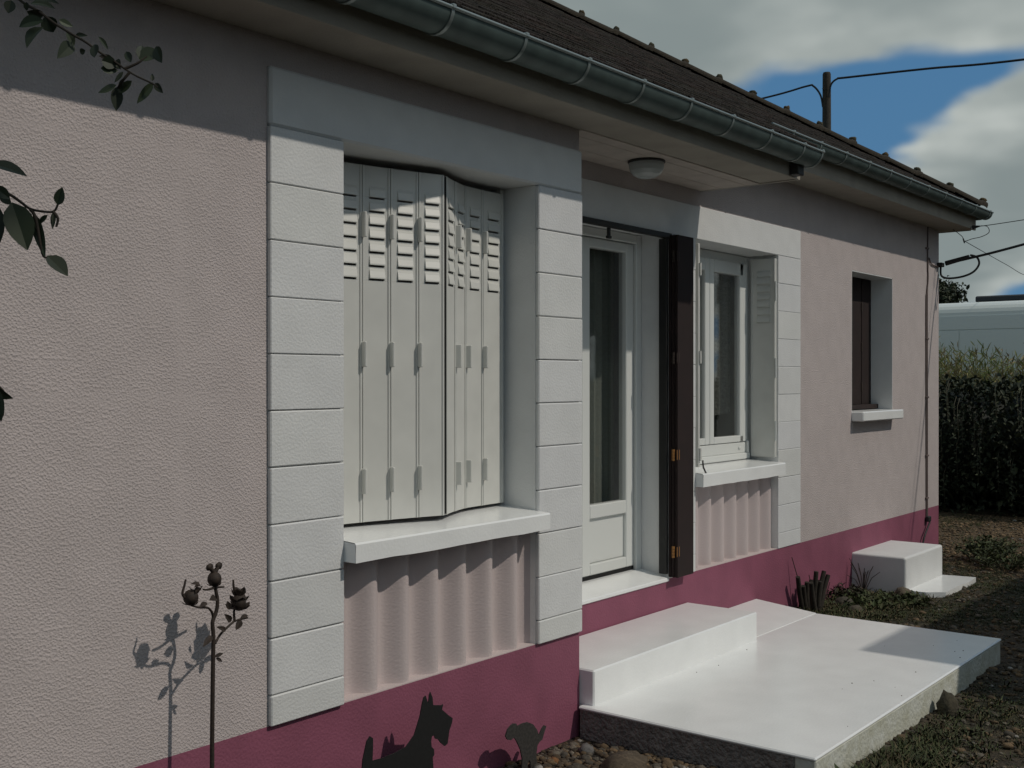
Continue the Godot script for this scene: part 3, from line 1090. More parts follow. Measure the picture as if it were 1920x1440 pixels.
	for k in nh:
		var o := part("hip_tile", cm, M.tile, h)
		o.transform = Transform3D(hb * Basis.from_euler(Vector3(-0.05 + rng.randf_range(-0.02, 0.02), rng.randf_range(-0.03, 0.03), 0)), corner + hd * (0.02 + 0.355 * k) - hn * 0.012)
		# the mortar collar that shows above each overlap
		var cl := MB.new()
		cl.tint = Color(0.085, 0.075, 0.040) if k % 3 else Color(0.12, 0.085, 0.035)
		cl.blob(Vector3(0, 0.085, 0.03), Vector3(0.042, 0.028, 0.036), 0.6, k + 3, 7, 5)
		part("mortar", cl, M.stone, o)


# ---------------------------------------------------------------- terrace and steps

func build_terrace() -> void:
	var t := thing("terrace", "white painted concrete terrace with one low step in front of the house door", "terrace")
	part("slab", MB.new().box(Vector3(1.862, -0.366, 0.0), Vector3(4.60, -0.35, 1.20), 0.006).box(Vector3(1.905, -0.366, D + 0.002), Vector3(4.60, -0.35, 0.0)), M.gloss, t)
	part("front_face", MB.new().box(Vector3(1.872, -0.72, 1.10), Vector3(4.592, -0.365, 1.196), 0.006), M.whitewash, t, "rough whitewashed front edge of the terrace")
	part("side_face", MB.new().box(Vector3(1.868, -0.72, 0.004), Vector3(1.95, -0.365, 1.10), 0.004), M.concrete, t, "bare grey concrete side of the terrace")
	part("side_face", MB.new().box(Vector3(4.50, -0.72, D + 0.002), Vector3(4.592, -0.365, 1.10), 0.004), M.concrete, t)
	part("step", MB.new().box(Vector3(1.905, -0.36, D + 0.002), Vector3(3.64, -0.18, 0.062), 0.007), M.gloss, t, "white step up to the door threshold")
	# cement fillet that rises to the wall beside the step
	var x := Transform3D(Basis(Vector3(0, 0, 1), Vector3(0, 1, 0), Vector3(-1, 0, 0)), Vector3(4.598, 0, 0))
	part("fillet", MB.new().plate(PackedVector2Array([Vector2(D + 0.002, -0.36), Vector2(D + 0.002, -0.306), Vector2(0.02, -0.3475), Vector2(0.02, -0.36)]), 0.0, 0.955, x), M.gloss, t)


func build_doorstep() -> void:
	var b := MB.new().rounded(Vector3(6.33, -0.66, D - 0.02), Vector3(7.24, -0.195, 0.02), 0.020)
	var s := single("doorstep", b, M.white, "white painted concrete block step below the narrow brown-shuttered window", "step")
	s.position = Vector3.ZERO
	var poly := PackedVector2Array([Vector2(6.345, -0.015), Vector2(6.36, -0.17), Vector2(6.41, -0.225), Vector2(6.46, -0.29), Vector2(6.80, -0.285), Vector2(7.02, -0.30), Vector2(7.30, -0.275), Vector2(7.275, -0.12), Vector2(7.25, -0.015)])
	var t := Transform3D(Basis(Vector3(1, 0, 0), Vector3(0, 0, -1), Vector3(0, 1, 0)), Vector3.ZERO)
	single("paving_pad", MB.new().plate(poly, -0.52, -0.455, t), M.gloss, "thin white painted cement pad lying at the foot of the block step", "slab")


# ---------------------------------------------------------------- beyond the house

func leaf_mesh(l: float, w: float) -> ArrayMesh:
	return MB.new().leaf(Vector3.ZERO, Vector3(0, 0, l), w, Vector3.UP, 0.15, 3).mesh()


func scatter_leaves(parent: Node, called: String, mesh: Mesh, n: int, at: Callable, tones: Array, lo: float, hi: float, material: Material) -> void:
	var xf := []
	var cols := []
	for i in n:
		var p: Vector3 = at.call()
		var s := rng.randf_range(lo, hi)
		xf.append(Transform3D(Basis.from_euler(Vector3(rng.randf_range(-1.2, 1.2), rng.randf() * TAU, rng.randf_range(-1.0, 1.0))).scaled(Vector3.ONE * s), p))
		var c: Color = tones[rng.randi() % tones.size()]
		var k := rng.randf_range(0.7, 1.25)
		cols.append(Color(c.r * k, c.g * k, c.b * k))
	copies(called, mesh, material, xf, cols, parent)


func build_surroundings() -> void:
	# hedge
	var h := thing("hedge", "tall dark green hedge beyond the end of the house", "hedge", Vector3(12.9, GROUND, -0.5))
	var nz := FastNoiseLite.new()
	nz.seed = 8
	nz.frequency = 0.8
	var core := MB.new()
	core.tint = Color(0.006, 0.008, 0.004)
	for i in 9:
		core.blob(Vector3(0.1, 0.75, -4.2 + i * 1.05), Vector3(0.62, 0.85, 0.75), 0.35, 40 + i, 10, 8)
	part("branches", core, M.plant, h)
	var at := func() -> Vector3:
		var z := rng.randf_range(-4.6, 4.6)
		var y := pow(rng.randf(), 0.8) * (1.68 + 0.22 * nz.get_noise_2d(z * 3.0, 2.0))
		var bulge := 0.72 + 0.25 * nz.get_noise_2d(z * 1.6, y * 2.6) + 0.14 * sin(z * 5.0 + y * 2.0)
		var a := rng.randf_range(0.75, 1.08)
		if rng.randf() < 0.28:
			return Vector3(rng.randf_range(-0.6, 0.6), 1.5 + 0.2 * nz.get_noise_2d(z * 3.0, 2.0) + rng.randf() * 0.2, z)
		return Vector3(-bulge * a * (1.0 - 0.25 * pow(y / 1.8, 4.0)), y, z)
	scatter_leaves(h, "foliage", leaf_mesh(0.075, 0.042), 20000, at, [Color(0.018, 0.027, 0.009), Color(0.013, 0.021, 0.008), Color(0.030, 0.038, 0.014)], 0.6, 1.4, M.plant)
	# hanging sprays that catch the light
	var spr := MB.new()
	for i in 90:
		var z := rng.randf_range(-2.6, 2.0)
		var y := rng.randf_range(0.5, 1.65)
		var x := -0.80 - rng.randf() * 0.18
		spr.tint = Color(0.05, 0.045, 0.025)
		spr.tube([Vector3(x + 0.2, y + 0.1, z), Vector3(x, y, z + 0.03), Vector3(x - 0.05, y - 0.2, z + 0.05), Vector3(x - 0.04, y - 0.42, z + 0.06)], 0.005, 0.002, 4)
		for k in 9:
			var p := Vector3(x - 0.05 + rng.randf_range(-0.03, 0.03), y - 0.05 * k, z + 0.045 + rng.randf_range(-0.03, 0.03))
			spr.tint = Color(0.034, 0.042, 0.018) * rng.randf_range(0.6, 1.3)
			spr.leaf(p, p + Vector3(rng.randf_range(-0.05, 0.0), rng.randf_range(-0.05, 0.01), rng.randf_range(-0.05, 0.05)), 0.026, Vector3(-0.6, 0.7, rng.randf_range(-0.5, 0.5)), 0.1, 3)
	var so := part("sprays", spr, M.plant, h)
	so.set_meta("kind", "stuff")
	# tall dry grass over the hedge
	var g := MB.new()
	for i in 2200:
		var z := rng.randf_range(-4.0, 3.2)
		var x := rng.randf_range(13.3, 14.1)
		var top := 1.30 + 0.28 * nz.get_noise_2d(z * 2.2, 7.0) + rng.randf_range(-0.15, 0.42)
		var lean := Vector3(rng.randf_range(-0.15, 0.15), 0, rng.randf_range(-0.2, 0.2))
		var b := Vector3(x, GROUND, z)
		g.tint = [Color(0.26, 0.27, 0.09), Color(0.32, 0.28, 0.12), Color(0.19, 0.23, 0.07), Color(0.25, 0.19, 0.10)][rng.randi() % 4]
		var m := b + lean * 0.4 + Vector3(0, (top - GROUND) * 0.6, 0)
		var t := Vector3(x, top, z) + lean
		g.tube([b, m, t], 0.007, 0.002, 3, false)
		for k in 4:
			var f := rng.randf_range(0.72, 1.0)
			var p := b.lerp(t, f)
			g.leaf(p, p + Vector3(rng.randf_range(-0.1, 0.1), rng.randf_range(0.02, 0.14), rng.randf_range(-0.12, 0.12)), 0.016, Vector3(-1, 0.3, rng.randf_range(-0.4, 0.4)), 0.1, 3)
	var go := part("tall_grass", g, M.plant, self)
	go.set_meta("kind", "stuff")
	tag(go, "tall yellowish green grass growing up behind the dark hedge", "grass")
	build_van()
	# tree and low building farther off
	var tr := thing("tree", "dark leafy tree showing above the white van beside the house corner", "tree", Vector3(45, GROUND, -12.9))
	part("trunk", MB.new().tube([Vector3(0, 0, 0), Vector3(0.1, 2.0, 0.05), Vector3(0.0, 4.0, 0.0), Vector3(0.1, 6.0, 0.2)], 0.2, 0.05, 8), M.bark, tr)
	for k in 7:
		var a := TAU * k / 7
		part("limb", MB.new().tube([Vector3(0, 3.2 + 0.25 * k, 0), Vector3(cos(a) * 0.7, 4.2 + 0.25 * k, sin(a) * 0.7), Vector3(cos(a) * 1.5, 4.6 + 0.25 * k, sin(a) * 1.5)], 0.07, 0.02, 5), M.bark, tr)
	var clumps := []
	for k in 34:
		var d := Vector3(rng.randfn(), rng.randfn(), rng.randfn()).normalized() * rng.randf_range(0.5, 1.0)
		clumps.append(Vector3(0, 5.0, 0) + d * Vector3(1.9, 1.25, 1.9))
	var tat := func() -> Vector3:
		var c: Vector3 = clumps[rng.randi() % clumps.size()]
		return c + Vector3(rng.randfn(), rng.randfn(), rng.randfn()) * 0.22
	scatter_leaves(tr, "crown", leaf_mesh(0.20, 0.11), 5200, tat, [Color(0.022, 0.032, 0.012), Color(0.034, 0.046, 0.016), Color(0.028, 0.036, 0.016)], 0.7, 1.3, M.plant)
	var b := thing("distant_building", "long low pinkish building with a dark flat roof far behind the van", "building", Vector3(48, GROUND, 0))
	part("wall", MB.new().box(Vector3(0, 0, -11.2), Vector3(9, 4.95, 14)), M.wall_far, b)
	part("roof", MB.new().box(Vector3(-0.4, 4.95, -11.6), Vector3(9.4, 5.03, 14.4)).box(Vector3(-0.2, 5.03, -11.4), Vector3(9.2, 5.30, 14.2), 0.05), M.roof_far, b)
	for k in 5:
		var wn := part("window", MB.new().box(Vector3(-0.03, 2.0, -8.5 + k * 4.5), Vector3(0.05, 3.6, -6.9 + k * 4.5), 0.02), M.pvc, b)
		part("pane", MB.new().box(Vector3(-0.045, 2.1, -8.4 + k * 4.5), Vector3(-0.031, 3.5, -7.0 + k * 4.5)), M.roof_far, wn)


func build_van() -> void:
	var v := thing("van", "large white van parked beyond the hedge, its long side towards the house", "van", Vector3(15.0, GROUND + 0.02, -1.2))
	# outline across the van, drawn along its length (z); rounded roof edges
	var prof := [Vector2(0.06, 0.35), Vector2(0.0, 0.45), Vector2(0.0, 1.4)]
	for k in 7:
		var a := PI / 2 * k / 6
		prof.append(Vector2(0.14 + 0.22 - 0.22 * cos(a), 2.66 + 0.22 * sin(a)))
	var m := MB.new()
	var both := []
	for p in prof:
		both.append(p)
	for i in range(prof.size() - 1, -1, -1):
		both.append(Vector2(2.0 - prof[i].x, prof[i].y))
	for i in both.size() - 1:
		var a: Vector2 = both[i]
		var b: Vector2 = both[i + 1]
		var e := b - a
		var na := Vector3(-e.y, e.x, 0).normalized()
		m.quad(Vector3(a.x, a.y, -3.0), Vector3(b.x, b.y, -3.0), Vector3(b.x, b.y, 2.2), Vector3(a.x, a.y, 2.2), na)
	var flat := PackedVector2Array()
	for p in both:
		flat.append(p)
	var body := MB.new().plate(flat, -3.0, 2.2)
	part("body", body, M.van, v)
	# pressed side panels with seams between them
	var sl := 0.14 / 1.26
	for q in [[-2.95, -1.02, 1.32, 2.44], [-1.005, 1.0, 1.32, 2.44], [1.015, 2.1, 1.32, 2.44], [-2.95, 2.15, 2.455, 2.66], [-2.95, -1.02, 0.55, 1.30], [-1.005, 1.0, 0.55, 1.30]]:
		var pm := MB.new()
		var xa: float = maxf(0.0, (q[2] - 1.4) * sl)
		var xb: float = maxf(0.0, (q[3] - 1.4) * sl)
		var z0: float = q[0]
		var z1: float = q[1]
		var o := 0.012
		pm.quad(Vector3(xa - o, q[2], z0), Vector3(xb - o, q[3], z0), Vector3(xb - o, q[3], z1), Vector3(xa - o, q[2], z1), Vector3(-1, sl, 0).normalized())
		pm.quad(Vector3(xa - o, q[2], z0), Vector3(xa - o, q[2], z1), Vector3(xa + 0.01, q[2], z1), Vector3(xa + 0.01, q[2], z0), Vector3(0, -1, 0))
		pm.quad(Vector3(xb - o, q[3], z0), Vector3(xb - o, q[3], z1), Vector3(xb + 0.01, q[3], z1), Vector3(xb + 0.01, q[3], z0), Vector3(0, 1, 0))
		for zz in [z0, z1]:
			pm.quad(Vector3(xa - o, q[2], zz), Vector3(xb - o, q[3], zz), Vector3(xb + 0.01, q[3], zz), Vector3(xa + 0.01, q[2], zz), Vector3(0, 0, -1 if zz == z0 else 1))
		part("side_panel", pm, M.van, v)
	# cab, screen, wheels, lights
	var cab := PackedVector2Array([Vector2(2.2, 0.4), Vector2(3.3, 0.4), Vector2(3.35, 1.0), Vector2(2.95, 1.25), Vector2(2.45, 2.2), Vector2(2.2, 2.4)])
	var tt := Transform3D(Basis(Vector3(0, 0, 1), Vector3(0, 1, 0), Vector3(-1, 0, 0)), Vector3(1.95, 0, 0))
	part("cab", MB.new().plate(cab, 0.0, 1.9, tt), M.van, v)
	part("windscreen", MB.new().box(Vector3(0.2, -0.5, 0), Vector3(1.8, 0.5, 0.02), 0.005, Transform3D(Basis(Vector3.RIGHT, -0.485), Vector3(0, 1.72, 2.715))), M.dark, v)
	part("cab_window", MB.new().box(Vector3(0.03, 1.35, 2.25), Vector3(0.06, 1.95, 2.6), 0.005), M.dark, v)
	for s in 2:
		part("headlight", MB.new().box(Vector3(0.12 + 1.4 * s, 0.8, 3.3), Vector3(0.42 + 1.4 * s, 1.0, 3.37), 0.02), M.glass, v)
		part("rear_light", MB.new().box(Vector3(0.03 + 1.8 * s, 1.0, -3.03), Vector3(0.17 + 1.8 * s, 1.4, -2.98), 0.01), M.lamp_red, v)
		for z in [-1.9, 2.5]:
			var x := 0.10 if s == 0 else 1.90
			var tb := Basis(Vector3(0, 0, 1), PI / 2)
			var wh := part("wheel", MB.new().lathe([Vector2(0.20, -0.10), Vector2(0.32, -0.11), Vector2(0.345, -0.06), Vector2(0.345, 0.06), Vector2(0.32, 0.11), Vector2(0.20, 0.10)], 20, Transform3D(tb, Vector3(x, 0.34, z))), M.rubber, v)
			part("rim", MB.new().lathe([Vector2(0.0, -0.08), Vector2(0.10, -0.085), Vector2(0.20, -0.10), Vector2(0.21, 0.0), Vector2(0.20, 0.10), Vector2(0.10, 0.085), Vector2(0.0, 0.08)], 16, Transform3D(tb, Vector3(x, 0.34, z))), M.zinc_rim, wh)


func build_added_canopy() -> void:
	# unseen canopy added right of the view; its flat roof shades the outer corner of the terrace
	var c := thing("added_canopy", "unseen flat timber canopy added to cast the shadow on the terrace corner", "added_canopy", Vector3(4.58, GROUND, 3.31))
	part("roof", MB.new().box(Vector3(0, 2.95, 0), Vector3(4.6, 3.10, 4.0), 0.01), M.timber, c)
	for p in [[0.3, 3.6], [4.3, 3.6], [4.3, 1.0], [0.5, 2.0]]:
		part("post", MB.new().box(Vector3(p[0] - 0.06, 0, p[1] - 0.06), Vector3(p[0] + 0.06, 2.95, p[1] + 0.06), 0.008), M.timber, c)


func build_added_garden() -> void:
	var t := thing("fruit_tree", "small fruit tree whose lowest twigs hang before the pink wall, its unseen crown added to shade them", "tree", Vector3(-3.9, GROUND, 2.1))  # crown added out of view, towards the sun, to shade the twigs
	part("trunk", MB.new().tube(curve_pts([Vector3(0, -0.2, 0), Vector3(0.05, 1.2, 0.03), Vector3(0.2, 2.2, 0.1), Vector3(0.6, 3.2, 0.3)]), 0.11, 0.05, 9), M.bark, t)
	for q in [[Vector3(0.12, 1.9, 0.06), Vector3(0.9, 2.6, 0.0), Vector3(1.7, 2.55, -0.35), Vector3(2.1, 2.28, -0.46)], [Vector3(0.25, 2.3, 0.1), Vector3(1.2, 3.1, 0.4), Vector3(2.2, 3.6, 0.7)], [Vector3(0.3, 2.5, 0.15), Vector3(0.7, 3.3, 1.0), Vector3(1.5, 3.7, 1.6)], [Vector3(0.1, 1.6, 0.05), Vector3(0.9, 2.05, -0.15), Vector3(1.7, 2.0, -0.29), Vector3(1.97, 1.955, -0.31)], [Vector3(0.08, 1.4, 0.04), Vector3(0.9, 1.8, -0.2), Vector3(1.7, 1.75, -0.3), Vector3(1.94, 1.735, -0.28)]]:
		part("limb", MB.new().tube(curve_pts(q, 5), 0.03, 0.003, 6), M.bark, t)
	var clumps := []
	for k in 46:
		var d := Vector3(rng.randfn(), rng.randfn(), rng.randfn()).normalized() * rng.randf_range(0.2, 1.0)
		clumps.append(Vector3(1.6, 3.95, 0.75) + d * Vector3(1.45, 0.65, 1.1))
	var at := func() -> Vector3:
		var c: Vector3 = clumps[rng.randi() % clumps.size()]
		return c + Vector3(rng.randfn(), rng.randfn(), rng.randfn()) * 0.14
	scatter_leaves(t, "crown", leaf_mesh(0.055, 0.032), 9000, at, [Color(0.03, 0.045, 0.016), Color(0.04, 0.055, 0.02)], 0.7, 1.3, M.plant)
	var h := thing("added_hedge", "long hedge added out of view opposite the house to darken glass reflections", "hedge", Vector3(3, GROUND, 12.0))  # unseen hedge added to darken reflections in the door glass
	var core := MB.new()
	core.tint = Color(0.016, 0.022, 0.009)
	for i in 17:
		core.blob(Vector3(-14 + i * 1.75, 1.15, 0), Vector3(1.3, 1.35, 0.75), 0.3, 70 + i, 10, 8)
	part("branches", core, M.plant, h)
	var hat := func() -> Vector3:
		return Vector3(rng.randf_range(-15, 15), rng.randf_range(0.0, 2.55), rng.randf_range(-0.95, -0.45)) if rng.randf() < 0.75 else Vector3(rng.randf_range(-15, 15), rng.randf_range(2.3, 2.7), rng.randf_range(-0.8, 0.8))
	scatter_leaves(h, "foliage", leaf_mesh(0.14, 0.08), 9000, hat, [Color(0.03, 0.045, 0.016), Color(0.04, 0.055, 0.02)], 0.7, 1.3, M.plant)


func build_added_trees() -> void:
	var t := thing("added_tree", "broad leafy tree added out of view to darken glass reflections, first of three", "tree", Vector3(13.5, GROUND, 14.0), "added trees opposite the house")  # unseen trees added so the glass reflects less sky
	part("trunk", MB.new().tube([Vector3(0, -0.2, 0), Vector3(0.1, 2.5, 0.05), Vector3(0.0, 6.0, 0.1)], 0.2, 0.06, 8), M.bark, t)
	var clumps := []
	for k in 44:
		var d := Vector3(rng.randfn(), rng.randfn(), rng.randfn()).normalized() * rng.randf_range(0.25, 1.0)
		clumps.append(Vector3(0, 4.9, 0) + d * Vector3(3.1, 2.9, 2.6))
	var at := func() -> Vector3:
		var c: Vector3 = clumps[rng.randi() % clumps.size()]
		return c + Vector3(rng.randfn(), rng.randfn(), rng.randfn()) * 0.40
	scatter_leaves(t, "crown", leaf_mesh(0.34, 0.20), 3200, at, [Color(0.03, 0.045, 0.016), Color(0.04, 0.055, 0.02)], 0.7, 1.3, M.plant)
	var more := [[Vector3(19.0, GROUND, 13.2), 1.9, "broad leafy tree added out of view to darken glass reflections, second of three"], [Vector3(24.5, GROUND, 14.4), 4.1, "broad leafy tree added out of view to darken glass reflections, third of three"]]
	for q in more:
		var c: Node3D = t.duplicate()
		c.position = q[0]
		c.rotation.y = q[1]
		put(c, "added_tree")
		tag(c, q[2], "tree", "added trees opposite the house")


# ---------------------------------------------------------------- wires

func curve_pts(pts: Array, n := 10) -> Array:
	var c := Curve3D.new()
	for i in pts.size():
		var a: Vector3 = pts[maxi(i - 1, 0)]
		var b: Vector3 = pts[mini(i + 1, pts.size() - 1)]
		var t := (b - a) / 6.0
		c.add_point(pts[i], -t, t)
	var out := []
	for i in pts.size() - 1:
		for k in n:
			out.append(c.sample(i, float(k) / n))
	out.append(pts[-1])
	return out


func build_wires() -> void:
	var pole := thing("utility_pole", "grey wooden utility pole rising behind the roof hip", "pole", Vector3(24, GROUND, -8.08))
	part("shaft", MB.new().tube([Vector3(0, -0.3, 0), Vector3(0, 9.26, 0)], 0.15, 0.100, 12).lathe([Vector2(0.1, 9.25), Vector2(0.085, 9.30), Vector2(0.0, 9.31)], 12, Transform3D.IDENTITY), M.pole, pole)
	part("bolt", MB.new().tube([Vector3(-0.12, 8.85, -0.02), Vector3(-0.19, 8.87, -0.02)], 0.02, 0.02, 6), M.iron, pole)
	single("overhead_wire", MB.new().tube(curve_pts([Vector3(23.9, 8.15, -7.98), Vector3(23.9, 8.45, -7.93), Vector3(23.93, 8.58, -7.78), Vector3(23.95, 8.58, -7.55), Vector3(24, 8.47, -5.6), Vector3(24, 8.31, -3.52), Vector3(24, 8.1, 2.0), Vector3(24, 8.3, 12.0)]), 0.026, 0.026, 6), M.cable, "thick overhead wire running from the pole to the open sky side", "wire")
	part("clamp", MB.new().tube([Vector3(23.95, 8.58, -7.55), Vector3(23.96, 8.57, -7.25)], 0.05, 0.04, 6), M.cable, pole)
	single("overhead_wire", MB.new().tube(curve_pts([Vector3(23.93, 7.95, -8.15), Vector3(23.92, 8.25, -8.21), Vector3(23.9, 8.49, -8.38), Vector3(23.9, 8.52, -8.58), Vector3(24, 8.43, -9.82), Vector3(24, 8.2, -14.0), Vector3(24, 8.3, -24.0)]), 0.024, 0.024, 6), M.cable, "overhead wire dropping from the pole behind the roof hip", "wire")
	# supply cable fixed to the corner of the house
	var p := thing("power_cable", "thick black supply cable with clamp and drip loop at the house corner", "cable", Vector3(8.5, 2.32, -0.42))
	var o := Vector3(8.5, 2.32, -0.42)
	part("cable", MB.new().tube(curve_pts([Vector3(8.52, 2.345, -0.30), Vector3(8.52, 2.37, -0.14), Vector3(8.52, 2.467, 0.35), Vector3(8.6, 2.85, 2.0), Vector3(8.8, 4.6, 8.0)].map(func(q): return q - o)), 0.012, 0.012, 8), M.cable, p)
	part("clamp", MB.new().tube([Vector3(8.52, 2.335, -0.36) - o, Vector3(8.52, 2.385, -0.14) - o], 0.024, 0.020, 8), M.cable, p)
	part("bracket", MB.new().box(Vector3(-0.06, -0.02, 0.0), Vector3(0.02, 0.02, 0.05), 0.004).tube([Vector3(-0.05, 0.0, 0.03), Vector3(0.03, 0.0, 0.03)], 0.011, 0.011, 6), M.iron, p)
	part("drip_loop", MB.new().tube(curve_pts([Vector3(8.52, 2.40, -0.13), Vector3(8.52, 2.375, -0.07), Vector3(8.52, 2.31, -0.05), Vector3(8.52, 2.24, -0.10), Vector3(8.52, 2.20, -0.20), Vector3(8.52, 2.19, -0.33), Vector3(8.52, 2.22, -0.40), Vector3(8.515, 2.30, -0.405)].map(func(q): return q - o), 6), 0.010, 0.010, 8), M.cable, p)
	var t := thing("telephone_wire", "thin telephone wire with a small black clamp under the roof corner", "wire", Vector3(8.5, 2.66, -0.07))
	o = Vector3(8.5, 2.66, -0.07)
	part("wire", MB.new().tube(curve_pts([Vector3(8.58, 2.672, -0.165), Vector3(8.5, 2.665, -0.07), Vector3(8.5, 2.69, 0.35), Vector3(8.5, 2.9, 3.0), Vector3(8.5, 3.6, 8.0)].map(func(q): return q - o)), 0.004, 0.004, 6), M.cable, t)
	part("clamp", MB.new().tube([Vector3(0, 0.0, -0.035), Vector3(0, 0.005, 0.035)], 0.020, 0.006, 7), M.cable, t)
	part("slack_loop", MB.new().tube(curve_pts([Vector3(8.5, 2.668, -0.03), Vector3(8.5, 2.655, 0.03), Vector3(8.5, 2.60, 0.045), Vector3(8.5, 2.565, -0.02), Vector3(8.5, 2.55, -0.11), Vector3(8.5, 2.535, -0.175), Vector3(8.5, 2.58, -0.20), Vector3(8.52, 2.64, -0.27), Vector3(8.52, 2.66, -0.30)].map(func(q): return q - o), 5), 0.0035, 0.0035, 6), M.cable, t)
	part("hook", MB.new().tube([Vector3(8.5, 2.56, -0.19) - o, Vector3(8.5, 2.53, -0.182) - o, Vector3(8.5, 2.515, -0.178) - o], 0.007, 0.006, 6), M.cable, t)
	single("guy_wire", MB.new().tube(curve_pts([Vector3(8.5, 2.534, -0.176), Vector3(14, 2.82, -1.25), Vector3(20, 3.17, -2.45), Vector3(28, 3.9, -4.0)]), 0.0035, 0.006, 5), M.cable, "hair-thin wire slanting down across the sky from the telephone hook", "wire")
	# cable down the wall
	var w := thing("wall_cable", "pair of slim cables clipped down the pink wall near its far corner", "cable", Vector3(8.15, 0, D))
	o = Vector3(8.15, 0, D)
	part("cable", MB.new().tube(curve_pts([Vector3(8.16, 2.655, D + 0.006), Vector3(8.155, 2.3, D + 0.007), Vector3(8.165, 2.17, D + 0.008), Vector3(8.13, 2.03, D + 0.008), Vector3(8.115, 1.9, D + 0.007), Vector3(8.12, 1.0, D + 0.007), Vector3(8.13, -0.1, D + 0.007)].map(func(q): return q - o)), 0.0075, 0.0075, 6), M.cable_pale, w)
	part("cable", MB.new().tube(curve_pts([Vector3(8.47, 2.30, D + 0.012), Vector3(8.26, 2.31, D + 0.010), Vector3(8.185, 2.36, D + 0.008), Vector3(8.16, 2.20, D + 0.007), Vector3(8.150, 1.9, D + 0.006), Vector3(8.155, 1.0, D + 0.006), Vector3(8.16, -0.08, D + 0.006)].map(func(q): return q - o)), 0.006, 0.006, 6), M.cable_pale, w)
	part("lead", MB.new().tube(curve_pts([Vector3(8.13, -0.08, D + 0.01), Vector3(8.15, -0.12, D + 0.03), Vector3(8.10, -0.17, D + 0.03), Vector3(8.0, -0.25, D + 0.03), Vector3(7.95, -0.36, D + 0.03), Vector3(7.94, -0.55, D + 0.04)].map(func(q): return q - o), 6), 0.009, 0.009, 6), M.cable, w, "black lead curving to the ground")
	part("connector", MB.new().box(Vector3(-0.05, -0.12, 0.005), Vector3(0.02, -0.07, 0.04), 0.006), M.cable, w)
	for y in [2.45, 1.6, 1.05, 0.5, 0.1]:
		part("clip", MB.new().box(Vector3(-0.045, y - 0.008, 0.0), Vector3(0.02, y + 0.008, 0.018), 0.003), M.cable_pale, w)


func build_lamp() -> void:
	var l := thing("porch_lamp", "round glass ceiling lamp fixed under the porch boards", "lamp", Vector3(2.742, 2.42, -0.16))
	part("base", MB.new().lathe([Vector2(0.0, 0.0), Vector2(0.102, 0.0), Vector2(0.104, -0.010), Vector2(0.098, -0.014)], 28, Transform3D.IDENTITY), M.iron, l)
	part("shade", MB.new().lathe([Vector2(0.097, -0.012), Vector2(0.097, -0.03), Vector2(0.090, -0.055), Vector2(0.074, -0.076), Vector2(0.050, -0.090), Vector2(0.025, -0.096), Vector2(0.0, -0.097)], 28, Transform3D.IDENTITY), M.opal, l)


# ---------------------------------------------------------------- ornaments

